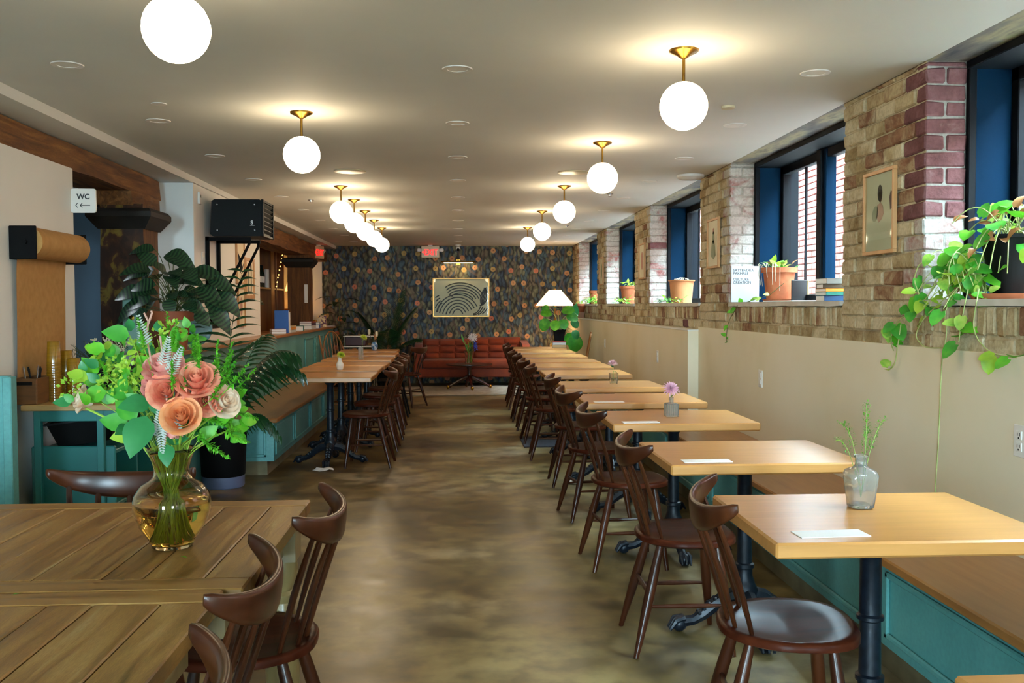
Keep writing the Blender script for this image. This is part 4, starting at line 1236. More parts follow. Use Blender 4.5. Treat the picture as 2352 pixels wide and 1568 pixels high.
st.build('roots', T['root'], pl, smooth=True)
run = MB(); pts = [Vector(p) for p in ((-.02, -.16, .13), (-.10, -.10, .05), (-.19, -.03, .015), (-.265, .10, -.02), (-.285, .23, -.12), (-.29, .28, -.17), (-.29, .31, -.25), (-.29, .30, -.30))]
sm = []
for i in range(len(pts) - 1):
    for f in range(4): sm.append(pts[i].lerp(pts[i+1], f / 4))
sm.append(pts[-1]); run.tube(sm, .0024, 5); run.build('runner', T['stem_d'], pl, smooth=True)
for i, s_ in ((4, 1), (6, 1), (7, .9), (8, 1.1), (9, 1), (11, 1.2), (13, 1.4), (14, 1.2), (20, 1.1), (24, 1.0), (25, .9), (28, .8)):
    put_leaf(pl, LV[0] if i < 9 else LV[1], sm[min(i, len(sm)-1)], (random.uniform(-1, .2), random.uniform(-.6, .6), random.uniform(-.6, .6)), (-.6, -.6, .6), s_)

def book(name, label, loc, size, cover, rz=0, rx=0, ry=0, group=None, pages=None):
    # size: (length along x = spine direction, depth y, thickness z)
    t = thing(name, label, 'book', loc, rz, group); t.rotation_euler = (rx, ry, rz)
    l, d, h = size; c = .0025
    mb = MB(); mb.box((-l/2, -d/2, 0), (l/2, d/2, c)); mb.box((-l/2, -d/2, h - c), (l/2, d/2, h)); mb.box((-l/2, -d/2, 0), (l/2, -d/2 + c, h))
    mb.build('cover', cover, t)
    MB().box((-l/2 + .003, -d/2 + c, c), (l/2 - .003, d/2 - .003, h - c)).build('pages', pages or T['paper'], t)
    return t
def flat(name, col, rough=.5): return mk(name, col, rough=rough)
T['bk_w'] = flat('white_cover', '#b4b8b8'); T['bk_grey'] = flat('grey_cover', '#6c6a60'); T['bk_brown'] = flat('brown_cover', '#4a3a22'); T['bk_or'] = flat('orange_cover', '#c9822a')
T['bk_gr'] = flat('green_cover', '#1f6a58'); T['bk_bl'] = flat('blue_cover', '#1d3f63'); T['bk_tan'] = flat('tan_cover', '#a98c5e'); T['bk_red'] = flat('red_cover', '#8a2f2a'); T['bk_blue2'] = flat('bright_blue_cover', '#2c62b0'); T['bk_pur'] = flat('plum_cover', '#3c2140'); T['bk_blk'] = flat('black_cover', '#121314')
T['ink'] = flat('dark_ink', '#23262a')
# lettered book standing against the reveal, cover towards the room
bk = thing('standing_book', 'white lettered book leaning in the corner of the second window', 'book', (2.130, 7.025, SZ))
MB().cbox((-.105, .0, 0), (.105, .022, .268), .002).build('cover', T['bk_w'], bk)
MB().box((-.102, .003, .003), (.1055, .019, .265)).build('pages', T['paper'], bk)
lt = MB(); Mx = Matrix.Translation((-.092, -.0006, .228)) @ Matrix.Rotation(PI / 2, 4, 'X')
text_mb('SATYENDRA\nPAKHALE\n\nCULTURE\nCREATION', .0275, .0004, Mx, mb=lt, line=.82, bold=.012); lt.build('lettering', T['ink'], bk)
f = thing('photo_stand', 'small black-backed frame beside the terracotta pot in the second window', 'frame', (2.36, 6.52, SZ)); f.rotation_euler = (0, 0, .1)
MB().cbox((-.06, -.008, 0), (.06, .008, .15), .002).build('backing', T['bk_blk'], f)
MB().cbox((.052, -.012, 0), (.064, .012, .15), .002).build('edge', T['bk_tan'], f)
zz = SZ
for i, (h, m, lab) in enumerate(((.035, 'bk_bl', 'blue book at the bottom of the stack in the second window'), (.022, 'bk_gr', 'green book second from the bottom in the window stack'), (.020, 'bk_or', 'orange book in the middle of the window stack'), (.026, 'bk_brown', 'brown book second from the top of the window stack'), (.034, 'bk_grey', 'grey book on top of the stack in the second window'))):
    book('book', lab, (2.25, 5.60, zz), (.20, .15, h - .001), T[m], random.uniform(-.12, .12), group='stack of books in the second window'); zz += h
pp = MB().cbox((-.09, -.28, 0), (.09, .28, .006), .002).build('paper_sheets', T['paper'], None, loc=(2.13, 6.05, SZ + .0005)); tag(pp, 'loose white papers lying on the second window sill', 'paper')
# third window: wide pale pot on cut foliage
t = flower_pot('plant_pot', 'wide pale terracotta pot in the third window', (2.185, 9.30, SZ), .122, .10, .225, T['terra_p'], rim=.012)
pl = thing('dry_plant', 'withered stems on top of the wide pale terracotta pot', 'plant', (2.185, 9.30, SZ + .2))
mb = MB()
for k in range(18):
    w = random.uniform(0, 2*PI); a = Vector((.09*math.cos(w), .09*math.sin(w), .005)); mb.tube(bez(a, a * .6 + Vector((0, 0, .05)), a * random.uniform(-.5, .8) + Vector((0, 0, random.uniform(.02, .05))), 5), .0018, 5)
mb.build('stems', T['root'], pl)
def foliage(name, label, cat, loc, n, ext, mats, Ln=.06, W=.02, shape='ovate', h=.05, stem=None):
    t = thing(name, label, cat, loc)
    ms = [leaf_mesh(T[m], Ln, W, shape, .3, .4, 5) for m in mats]
    for k in range(n):
        p = (random.uniform(-ext[0], ext[0]), random.uniform(-ext[1], ext[1]), random.uniform(.004, h))
        put_leaf(t, random.choice(ms), p, (random.uniform(-1, 1), random.uniform(-1, 1), random.uniform(-.1, .7)), (0, 0, 1), random.uniform(.7, 1.3))
    return t
foliage('creeping_plant', 'creeping foliage lying around the wide pale pot', 'plant', (2.09, 9.35, SZ), 46, (.06, .42), ('leaf_d', 'leaf', 'leaf_y'), .07, .026)
t = flower_pot('plant_pot', 'terracotta pot with trailing roots in the fourth window', (2.23, 12.45, SZ), .115, .085, .235, T['terra'])
foliage('creeping_plant', 'pale creeping plant around the pot in the fourth window', 'plant', (2.15, 12.45, SZ), 46, (.09, .3), ('leaf_w', 'leaf_y', 'leaf'), .07, .03, h=.07)
foliage('trailing_plant', 'pale leaves on top of the pot in the fourth window', 'plant', (2.23, 12.45, SZ + .215), 22, (.08, .08), ('leaf_w', 'leaf_y'), .07, .03, h=.06)
t = flower_pot('plant_pot', 'terracotta pot in the farthest window', (2.22, 15.45, SZ), .10, .075, .22, T['terra'])
foliage('fern', 'light green fern in front of the pot in the farthest window', 'plant', (2.13, 15.25, SZ), 60, (.09, .25), ('leaf_b', 'leaf', 'leaf_w'), .10, .02, 'lance', h=.10)
# pots on the dado ledge by the back wall
LED = 1.157
flower_pot('plant_pot', 'brown terracotta bowl on the far end of the dado ledge', (1.955, 15.3, LED + .10), .115, .07, .13, T['terra_d'])
st = thing('pot_stand', 'small wooden block under the terracotta bowl on the ledge', 'stand', (1.955, 15.3, LED)); MB().cbox((-.05, -.09, 0), (.05, .09, .0985), .004).build('block', T['cabwood'], st)
flower_pot('plant_pot', 'small dark terracotta pot next to the bowl on the ledge', (1.945, 16.0, LED), .085, .06, .16, T['terra_d'])
foliage('trailing_plant', 'sparse sprouts growing in the terracotta bowl on the ledge', 'plant', (1.95, 15.3, LED + .225), 14, (.07, .07), ('leaf_y', 'leaf_b'), .06, .02, h=.04)

# ================================================================== TABLE FLOWERS, RIGHT ROW
def bottle_flask():
    # square glass bottle with shoulders
    t = thing('glass_bottle', 'square textured glass bottle on the nearest full oak table', 'vase', (1.205, 2.80, .7505))
    mb = MB(); n = 32; vs = []; fs = []
    prof = [(.030, 0, .5), (.034, .004, .45), (.037, .03, .4), (.043, .085, .35), (.044, .10, .35), (.040, .112, .5), (.024, .122, 1), (.017, .128, 1), (.0165, .150, 1), (.021, .153, 1), (.021, .159, 1), (.015, .160, 1),
            (.0145, .13, 1), (.021, .12, 1), (.036, .108, .5), (.039, .09, .35), (.033, .03, .4), (.028, .012, .5), (.001, .010, 1)]
    for (r, z, e) in prof:
        for k in range(n):
            w = 2 * PI * k / n; c, s = math.cos(w), math.sin(w)
            sx = math.copysign(abs(c) ** e, c); sy = math.copysign(abs(s) ** e, s)
            j = .0007 * math.sin(k * 5.1 + z * 900) if .02 < z < .11 else 0
            vs.append(((r + j) * sx, (r + j) * sy, z))
    for i in range(len(prof) - 1):
        for k in range(n): fs.append((i*n+k, i*n+(k+1)%n, (i+1)*n+(k+1)%n, (i+1)*n+k))
    fs.append(tuple(range(n - 1, -1, -1)))
    mb.add(vs, fs); mb.build('glass', T['cutglass'], t, smooth=True, angle=60)
    s = thing('fern_sprigs', 'light green fern sprigs in the square glass bottle', 'flowers', (1.205, 2.80, .7505))
    stem = MB(); lf = MB()
    for (e, m, n_) in (((.015, 0, .315), (.02, 0, .22), 26), ((.075, .01, .265), (.03, 0, .22), 20), ((-.065, .0, .255), (-.02, 0, .25), 18), ((.03, .02, .24), (.02, .01, .2), 14), ((-.075, .01, .20), (-.03, .02, .22), 10)):
        pts = bez((0, 0, .03), m, e, 14); stem.tube(pts, .0011, 5)
        for i in range(n_):
            f = .45 + .55 * i / n_; p = Vector(pts[min(13, int(f * 14))]).lerp(Vector(pts[min(14, int(f * 14) + 1)]), (f * 14) % 1)
            for sg in (-1, 1):
                d = Vector((sg * random.uniform(.5, 1), random.uniform(-.8, .8), random.uniform(.2, .9)))
                add_leaf(lf, p, d, (0, 0, 1), random.uniform(.008, .020) * (1.25 - f * .7), .0035, 'lance', .2, .2, 2)
                for q in range(2):
                    add_leaf(lf, p + d.normalized() * .009, d + rv(.9), (0, 0, 1), .009, .003, 'lance', .2, .2, 2)
    stem.build('stems', T['stem'], s); tag(lf.build('fronds', T['leaf_b'], s), kind='stuff')
bottle_flask()
def square_vase(label, loc, w0, w1, h, mat, neck=0):
    t = thing('glass_vase', label, 'vase', loc)
    mb = MB(); c = .004
    def sq(w, z): return [(-w, -w, z), (w, -w, z), (w, w, z), (-w, w, z)]
    rings = [sq(w0, 0), sq(w1, h)]
    if neck: rings += [sq(neck, h + .006), sq(neck, h + .03), sq(neck * 1.2, h + .034), sq(neck * .8, h + .034), sq(neck * .7, h + .005), sq(w1 - c, h - c)]
    else: rings += [sq(w1 - c, h)]
    rings += [sq(w0 - c, .008)]
    vs = [p for r in rings for p in r]; fs = [(3, 2, 1, 0)]
    for i in range(len(rings) - 1):
        for k in range(4): fs.append((i*4+k, i*4+(k+1)%4, (i+1)*4+(k+1)%4, (i+1)*4+k))
    l = (len(rings) - 1) * 4; fs.append((l, l+1, l+2, l+3))
    mb.add(vs, fs)
    mb.build('glass', mat, t)
    # cut ridges
    if neck:
        rd = MB()
        for k in range(6):
            a = -w1 + w1 * 2 * (k + .5) / 6
            for (p, q) in (((a, -w1 - .0005), 0), ((a, w1 + .0005), 0), ((-w1 - .0005, a), 1), ((w1 + .0005, a), 1)):
                rd.tube([(p[0], p[1], .006), (p[0], p[1], h - .004)], .0022, 5)
        rd.build('ridges', mat, t)
    return t
def flower(label, loc, R, mat, top, bend=(0, 0), facing=(0, -.3, 1), leaves=2, sm='stem', extra=None):
    t = thing('cut_flower', label, 'flower', loc)
    pts = bez((0, 0, .02), (bend[0] * .3, bend[1] * .3, top * .6), (bend[0], bend[1], top), 8)
    MB().tube(pts, .0018, 6).build('stem', T[sm], t, smooth=True)
    o = link('bloom', bloom(mat, R, 5, 17), t); o.matrix_local = Matrix.Translation(pts[-1]) @ Vector((0, 0, 1)).rotation_difference(Vector(facing)).to_matrix().to_4x4()
    for k in range(leaves):
        put_leaf(t, leaf_mesh(T['leaf_t'], .045, .02, 'ovate', .2, .4, 5), pts[4 + k], (random.uniform(-1, 1), random.uniform(-1, 1), .3), (0, 0, 1))
    return t
square_vase('cut-glass square bottle under the large pink flower', (1.165, 5.19, .7505), .033, .033, .070, T['cutglass'], .010)
flower('large pink chrysanthemum in the cut-glass bottle', (1.165, 5.19, .7505), .052, T['mum'], .150, (-.003, 0), (.05, -.75, .7))
square_vase('small clear tapered glass on the fifth table', (1.205, 7.40, .7505), .026, .033, .082, T['glass'])
flower('pale pink chrysanthemum in the small tapered glass', (1.205, 7.40, .7505), .046, T['mum_p'], .155, (-.008, 0), (-.05, -.2, 1), 4)
# left row
t = thing('milk_vase', 'small bulbous milk-glass vase on the second left table', 'vase', (-1.115, 9.06, .7655))
MB().lathe([(.001, 0), (.026, 0), (.03, .012), (.037, .035), (.036, .05), (.022, .075), (.017, .085), (.017, .105), (.02, .11), (.015, .11), (.013, .085), (.001, .08)], seg=24).build('body', T['milk'], t, smooth=True)
flower('lime yellow chrysanthemum in the milk-glass vase', (-1.115, 9.06, .7655 + .06), .046, T['mum_y'], .075, (.012, 0), (.15, -.5, .8), 1)
square_vase('tall square ribbed glass vase on the fourth left table', (-1.085, 10.72, .7655), .028, .028, .135, T['cutglass'])
flower('lime yellow chrysanthemum leaning out of the tall square vase', (-1.085, 10.72, .7655), .048, T['mum_y'], .245, (.03, 0), (.5, -.4, .7), 3)
t = thing('blue_vase', 'small blue and white painted vase on the last left table', 'vase', (-1.13, 12.95, .7655))
T['blueware'] = mk('blue_painted_ceramic', [(.42, '#3b5f86'), (.5, '#5c86ac'), (.58, '#a8bccb')], scale=26, rough=.15)
MB().lathe([(.001, 0), (.025, 0), (.042, .03), (.046, .06), (.04, .09), (.022, .108), (.024, .116), (.016, .116), (.001, .10)], seg=22).build('body', T['blueware'], t, smooth=True)
t = thing('dried_flowers', 'dried cream protea stems in the blue painted vase', 'flowers', (-1.13, 12.95, .7655))
for k, (dx, tz) in enumerate(((-.07, .27), (.03, .24), (.012, .20))):
    MB().tube(bez((0, 0, .08), (dx * .3, 0, .16), (dx, 0, tz - .06), 5), .0025, 5).build('stem', T['stem_d'], t)
    MB().lathe([(.001, 0), (.016, .01), (.02, .04), (.017, .075), (.001, .08)], (dx, 0, tz - .065), 10).build('bloom', T['cream_fl'] if k < 2 else T['leaf_br'], t, smooth=True)

# ================================================================== BACK OF THE ROOM
T['linen'] = mk('cream_drawing_paper', [(.3, '#ddd0b0'), (.7, '#e6dbbd')], scale=5, rough=.7)
def picture_y(name, label, x, z, w, h, y, art, fm, bw=.02, d=.03):
    t = thing(name, label, 'picture', (x, y, z))
    for lo, hi in (((-w/2, 0), (w/2, bw)), ((-w/2, h - bw), (w/2, h)), ((-w/2, bw), (-w/2 + bw, h - bw)), ((w/2 - bw, bw), (w/2, h - bw))):
        MB().cbox((lo[0], -d, lo[1]), (hi[0], 0, hi[1]), .003).build('frame_bar', fm, t)
    MB().box((-w/2 + bw, -d * .5, bw), (w/2 - bw, 0, h - bw)).build('print', art, t)
    return t
T['gilt'] = mk('gilt_frame', '#b3823f', rough=.3, metal=.6)
pt = picture_y('framed_drawing', 'large framed line drawing of striped folds above the sofa', .048, 1.16, 1.0, .69, Y1 - .002, T['linen'], T['gilt'])
ln = MB()
def stroke(pts, r=.0095):
    P = [Vector((x, -.0165, z)) for (x, z) in pts]
    sm = []
    n = len(P)
    for i in range(n - 1):
        p0, p1, p2, p3 = P[max(0, i-1)], P[i], P[i+1], P[min(n-1, i+2)]
        for f in range(6):
            s = f / 6
            sm.append(.5 * ((2*p1) + (p2-p0)*s + (2*p0-5*p1+4*p2-p3)*s*s + (3*p1-p0-3*p2+p3)*s**3))
    sm.append(P[-1]); ln.tube(sm, r, 6, flat=1.0)
def arc(cx, cz, rx, rz, a0, a1, n=14, tilt=0):
    seg = []
    for k in range(n + 1):
        a = a0 + (a1 - a0) * k / n; x0, z0 = rx * math.cos(a), rz * math.sin(a)
        p = (cx + x0 * math.cos(tilt) - z0 * math.sin(tilt), cz + x0 * math.sin(tilt) + z0 * math.cos(tilt))
        if abs(p[0]) < .462 and .038 < p[1] < .655: seg.append(p)
        else:
            if len(seg) > 2: stroke(seg)
            seg = []
    if len(seg) > 2: stroke(seg)
for k in range(6): arc(-.06, -.02, .10 + .058 * k, .16 + .052 * k, PI * .97, PI * .16, 16)          # nested arches
for k in range(4): arc(-.28, .06, .14 + .05 * k, .20 + .05 * k, PI * .95, PI * .62, 8)
for k in range(5): arc(.02, .30, .20 + .05 * k, .12 + .045 * k, PI * (.93 - .03 * k), PI * .12, 14, -.18)   # bands above
for k in range(6): arc(.36 + .012 * k, .36, .10 - .034 * k, .16, -PI * .48, PI * .5, 10, -.25)       # leaf shape on the right
for k in range(4): arc(.22, .42, .16 + .05 * k, .36 + .02 * k, -PI * .52, -PI * .22, 10)
ln.build('ink_lines', T['ink'], pt)
MB().box((-.48, -.0245, .02), (.48, -.023, .67)).build('glazing', T['picglass'], pt)
pl = thing('picture_light', 'brass picture light above the framed drawing', 'lamp', (.0, Y1 - .001, 2.10))
MB().cbox((-.04, -.02, -.03), (.04, 0, .08), .004).build('wall_plate', T['brass'], pl)
MB().tube([(0, -.01, .03), (0, -.09, .05), (0, -.16, .03)], .007, 8).build('arm', T['brass'], pl, smooth=True)
sh = MB(); sh.grid(lambda u, v: ((u - .5) * .60, -.16 + .03 * math.cos(PI * v), .015 + .026 * math.sin(PI * v)), 4, 10); sh.build('shade', T['brass'], pl, smooth=True)
MB().tube([(-.25, -.16, .014), (.25, -.16, .014)], .009, 8).build('bulb_tube', mk('warm_tube', '#fff0d0', emit='#ffcf8a', estr=5), pl)
la = bpy.data.lights.new('picture_light_glow', 'AREA'); la.shape = 'RECTANGLE'; la.size = .5; la.size_y = .03; la.energy = 0.5; la.color = (1, .72, .4)
lo = bpy.data.objects.new('picture_light_glow', la); COL.objects.link(lo); lo.parent = pl; lo.location = (0, -.16, 0); lo.rotation_euler = (.45, 0, 0)

# exit signs
def exit_sign(label, loc, rz):
    t = thing('exit_sign', label, 'sign', loc, rz, 'lit exit signs')
    MB().cbox((-.155, -.025, -.20), (.155, .025, 0), .008).build('housing', T['cream_pl'], t)
    MB().cbox((-.04, -.03, 0), (.04, .03, .018), .004).build('mount', T['plastic'], t)
    for sgn in (-1, 1):
        MB().cbox((sgn * .155 - .002 if sgn > 0 else -.18, -.02, -.09), (.18 if sgn > 0 else -.153, .02, -.05), .003).build('lamp_arm', T['plastic'], t)
        MB().lathe([(.001, 0), (.034, 0), (.036, .012), (.02, .03), (.001, .03)], M=Matrix.Translation((sgn * .195, -.015, -.07)) @ Matrix.Rotation(PI/2, 4, 'X') @ Matrix.Translation((0, 0, -.03)), seg=14).build('lamp_head', T['plastic'], t, smooth=True)
    w = Matrix.Translation((.012, -.0256, -.155)) @ Matrix.Rotation(PI/2, 4, 'X')
    mb = text_mb('EXIT', .135, .001, w @ Matrix.Diagonal((.86, 1.05, 1, 1)), 'CENTER', bold=.012)
    mb.add([(-.145, -.0262, -.105), (-.118, -.0262, -.085), (-.118, -.0262, -.125)], [(0, 2, 1)])
    mb.build('lettering', T['red_e'], t)
    return t
exit_sign('red lit EXIT sign hanging in front of the papered wall', (-.48, 16.62, CEIL - .02), 0)
exit_sign('red lit exit sign seen edge-on by the far timber post', (-2.27, 15.75, 2.336), 1.2)
cm = thing('security_camera', 'white security camera under the ceiling beside the exit sign', 'camera', (.0, 16.6, CEIL))
MB().lathe([(.001, 0), (.05, 0), (.05, -.015), (.001, -.02)], seg=18).build('base', T['plastic'], cm, smooth=True)
MB().lathe([(.001, -.03), (.034, -.03), (.036, .06), (.001, .065)], M=Matrix.Translation((0, -.02, -.06)) @ Matrix.Rotation(PI/2 + .35, 4, 'X') @ Matrix.Translation((0, 0, -.02)), seg=18).build('body', T['plastic'], cm, smooth=True)
MB().sphere((0, -.045, -.085), .030, 14, 9).build('lens', T['black'], cm, smooth=True)

# rug, sofa
o = MB().cbox((-1.55, 14.5, 0.001), (1.45, 16.15, .014), .004).build('rug', T['rug'], None); tag(o, 'pale grey rug in front of the rust sofa', 'rug')
def sofa():
    x0, x1, yf, yb = -.735, 1.19, 15.98, 16.88
    cx = (x0 + x1) / 2; t = thing('sofa', 'rust velvet sofa with buttoned back against the papered wall', 'sofa', (cx, yf, .0145))
    hw = (x1 - x0) / 2; D = yb - yf
    MB().cbox((-hw + .05, .02, .15), (hw - .05, D, .30), .02).build('frame', T['velvet'], t)
    def cush(a, b, lo, hi):
        mb = MB(); mb.cbox((a, lo[0], lo[1]), (b, hi[0], hi[1]), .03); return mb
    cush(-hw + .13, hw - .13, (-.01, .30), (.62, .44)).build('seat_cushion', T['velvet'], t, smooth=True, angle=80)
    for (a, b, zt) in ((-hw + .12, -.012, .765), (.012, hw - .12, .79)):
        mb = MB(); nu, nv = 3, 3
        def fn(u, v, a=a, b=b, zt=zt):
            x = a + (b - a) * u; z = .42 + (zt - .42) * v
            q = (abs(math.sin(PI * u * nu)) ** .55) * (abs(math.sin(PI * v * nv)) ** .55)
            e = min(1, min(u, 1 - u) * 14) * min(1, min(v, 1 - v) * 14)
            return (x, .60 + .12 * v - (.035 + .05 * q) * max(e, .15), z)
        mb.grid(fn, 42, 30)
        mb.add([(a, .60, .42), (b, .60, .42), (b, .74, zt), (a, .74, zt), (a, .86, zt), (b, .86, zt), (b, .86, .3), (a, .86, .3)], [(3, 2, 5, 4), (4, 5, 6, 7), (0, 3, 4, 7), (1, 6, 5, 2)])
        bc = mb.build('back_cushion', T['velvet'], t, smooth=True, angle=70)
        for i in (1, 2):
            for j in (1, 2):
                u, v = i / nu, j / nv
                MB().sphere((a + (b - a) * u, .60 + .12 * v - .045, .42 + (zt - .42) * v), .014, 8, 6, (1, .6, 1)).build('button', T['velvet'], bc, smooth=True)
    for s_ in (-1, 1):
        mb = MB()
        P = [(-.02, .16), (D - .02, .16), (D - .02, .74), (.12, .70), (.0, .66), (-.03, .60)]
        a0, a1 = (-hw, -hw + .12) if s_ < 0 else (hw - .12, hw)
        mb.prism(P, a0, a1, 0); mb.build('arm', T['velvet'], t)
        for yy in (.06, D - .08):
            MB().tube([(s_ * (hw - .10), yy, .16), (s_ * (hw - .09), yy, 0)], [.024, .016], 10).build('leg', T['darkwood'], t)
sofa()
def coffee():
    t = thing('pedestal_table', 'round dark wood pedestal table with brass paw feet before the sofa', 'table', (.17, 15.55, .0145))
    MB().lathe([(.001, .385), (.36, .385), (.375, .393), (.375, .402), (.365, .405), (.001, .405)], seg=40).build('table_top', T['mahog'], t, smooth=True, angle=40)
    MB().lathe([(.05, .12), (.055, .15), (.035, .2), (.03, .3), (.05, .36), (.10, .384)], seg=18).build('column', T['mahog'], t, smooth=True)
    for k in range(4):
        w = PI / 4 * 0 + k * PI / 2 + .12
        R = Matrix.Rotation(w, 3, 'Z')
        pts = bez((.02, 0, .19), (.16, 0, .15), (.33, 0, .035), 8)
        MB().tube([R @ p for p in pts], [.036, .033, .03, .028, .026, .024, .022, .02, .02], 8).build('leg', T['mahog'], t, smooth=True)
        f = MB(); f.sphere(R @ Vector((.345, 0, .035)), .028, 10, 7); f.sphere(R @ Vector((.352, 0, .014)), .016, 8, 6); f.build('brass_foot', T['gold'], t, smooth=True)
    z = .0145 + .405
    v = thing('tall_vase', 'tall slim glass vase on the dark pedestal table', 'vase', (.17, 15.55, z + .0005))
    MB().lathe([(.001, 0), (.065, 0), (.07, .01), (.066, .12), (.084, .215), (.080, .215), (.062, .12), (.064, .012), (.001, .012)], seg=24).build('glass', T['glass'], v, smooth=True)
    s = thing('mixed_flowers', 'white gerbera and blue delphinium bunch in the tall vase', 'flowers', (.17, 15.55, z + .0005))
    st = MB()
    for k in range(9):
        a = Vector((random.uniform(-.04, .04), random.uniform(-.04, .04), .02)); e = Vector((random.uniform(-.10, .10), random.uniform(-.07, .07), random.uniform(.26, .42)))
        st.tube(bez(a, (a + e) / 2 - Vector((e.x * .4, 0, 0)), e, 6), .004, 5)
    st.build('stems', T['stem'], s)
    o = link('gerbera', bloom(T['white_fl'], .085, 2, 16, 'gerbera', .1, .14), s); o.matrix_local = Matrix.Translation((.06, -.06, .43)) @ Matrix.Rotation(1.1, 4, 'X')
    o = link('gerbera', bloom(T['mum_p'], .07, 2, 16, 'gerbera', .1, .14), s); o.matrix_local = Matrix.Translation((-.02, .0, .40)) @ Matrix.Rotation(.6, 4, 'Y')
    d = MB()
    for k in range(60):
        f = random.random(); p = Vector((.085 + .03 * (1 - f), -.03, .22 + .16 * f)) + rv(.022); add_leaf(d, p, rv(), (0, 0, 1), .03, .025, 'ovate', .3, .2, 3)
    d.build('delphinium', T['blue_fl'], s)
    for k in range(16):
        put_leaf(s, leaf_mesh(T['leaf_t'], .10, .04, 'ovate', .2, .3, 5), (random.uniform(-.05, .05), random.uniform(-.05, .05), random.uniform(.18, .3)), (random.uniform(-1, 1), random.uniform(-1, 1), random.uniform(.3, 1)), (0, 0, 1))
    put_leaf(s, leaf_mesh(T['leaf_b'], .16, .03, 'lance', .2, .1, 5), (-.08, 0, .33), (-.3, 0, 1), (0, -1, 0))
coffee()
# lamp by the wall
t = thing('floor_lamp', 'floor lamp with a wide white conical shade in the right back corner', 'lamp', (1.61, 15.95, 0))
MB().lathe([(.001, 0), (.15, 0), (.15, .018), (.03, .03), (.012, .05), (.001, .05)], seg=28).build('base', T['brass'], t, smooth=True)
MB().tube([(0, 0, .04), (0, 0, 1.55)], .010, 10).build('pole', T['brass'], t, smooth=True)
MB().lathe([(.32, 1.355), (.32, 1.362), (.10, 1.62), (.096, 1.62), (.316, 1.358)], seg=40, cap=False).build('shade', T['shade'], t, smooth=True)
MB().lathe([(.001, 1.615), (.012, 1.615), (.012, 1.64), (.001, 1.645)], seg=10).build('finial', T['brass'], t)
MB().sphere((0, 0, 1.47), .035, 12, 8).build('bulb', mk('lamp_bulb', '#fff2dc', emit='#ffc98a', estr=150), t, smooth=True)
# potted plant on books on the last table
bz = .7505
for i, (h, m, lab) in enumerate(((.042, 'bk_tan', 'tan book at the bottom under the black plant pot'), (.035, 'bk_w', 'cream book in the middle under the black plant pot'), (.02, 'bk_red', 'thin red-brown book on top under the black plant pot'))):
    book('book', lab, (1.45, 13.82, bz), (.19, .16, h - .001), T[m], random.uniform(-.1, .1), group='books under the potted plant'); bz += h
p = thing('plant_pot', 'square black plastic pot standing on the books', 'plant pot', (1.455, 13.82, bz))
mb = MB(); vs = []; 
for (w, z) in ((.062, 0), (.08, .14), (.088, .141), (.09, .165), (.078, .165), (.07, .13)):
    vs += [(-w, -w, z), (w, -w, z), (w, w, z), (-w, w, z)]
fs = [(3, 2, 1, 0)]
for i in range(5):
    for k in range(4): fs.append((i*4+k, i*4+(k+1)%4, (i+1)*4+(k+1)%4, (i+1)*4+k))
fs.append((20, 21, 22, 23)); mb.add(vs, fs); mb.build('pot', T['matblack'], p)
pl = thing('potted_plant', 'round-leaved green plant in the black pot on the far table', 'plant', (1.455, 13.82, bz + .13))
LR = [leaf_mesh(T['leaf'], .16, .15, 'round', .12, .35, 8), leaf_mesh(T['leaf_b'], .17, .15, 'round', .1, .3, 8), leaf_mesh(T['leaf_t'], .15, .14, 'round', .15, .4, 8)]
st = MB()
for (e, d, k, s_) in (((-.17, -.02, .12), (-.5, -.3, -.8), 0, 1.15), ((-.10, .02, .20), (-.8, -.3, .1), 1, 1.0), ((-.02, -.05, .26), (-.2, -.6, .3), 2, .9), ((.04, .02, .24), (.6, -.4, .1), 1, 1.1), ((.10, -.02, .16), (.9, -.3, -.1), 0, 1.1),
    ((-.05, -.08, .10), (-.2, -.6, -.6), 1, 1.0), ((.03, -.08, .11), (.2, -.7, -.6), 0, 1.0), ((.18, -.02, .10), (.6, -.4, -.6), 2, .9), ((.20, -.03, .02), (.5, -.3, -.8), 2, .9), ((.20, 0, -.05), (.3, -.2, -1), 0, 1.5), ((-.14, 0, .27), (-.9, 0, .2), 0, .7), ((.16, .05, .14), (1, 0, .5), 0, .8), ((.12, .03, -.02), (.4, .2, -1), 0, 1.2)):
    e = (e[0], e[1], e[2] + (.07 if e[2] > .05 else 0)); st.tube(bez((0, 0, 0), (e[0] * .3, e[1] * .3, max(.12, e[2] * .9)), e, 6), .004, 5); put_leaf(pl, LR[k], e, d, (-.1, -.8, .7), s_)
st.build('stems', T['vine'], pl, smooth=True)
o = link('leaf', leaf_mesh(T['leaf_t'], .22, .17, 'ovate', .15, .3, 8), None); o.matrix_world = frame((1.80, 14.9, LED + .012), (.02, -.3, 1), (-.6, -.8, .1)); o.name = 'big_leaf'; tag(o, 'single large green leaf standing on the dado ledge', 'leaf')
# trolley
t = thing('trolley', 'small white-railed trolley behind the windsor chairs', 'trolley', (-1.5, 14.75, 0))
for z in (.28, .755, .91): MB().cbox((-.24, -.2, z - .016), (.24, .2, z), .005).build('shelf', T['plastic'], t)
MB().cbox((-.21, -.17, .765), (.10, .17, .893), .006).build('box', mk('maroon_box', '#3c0f10', rough=.5), t)
for sx in (-1, 1):
    for sy in (-1, 1): MB().tube([(sx * .22, sy * .18, .03), (sx * .22, sy * .18, .95)], .009, 8).build('post', T['steel'], t); MB().sphere((sx * .22, sy * .18, .025), .025, 8, 6).build('caster', T['black'], t)

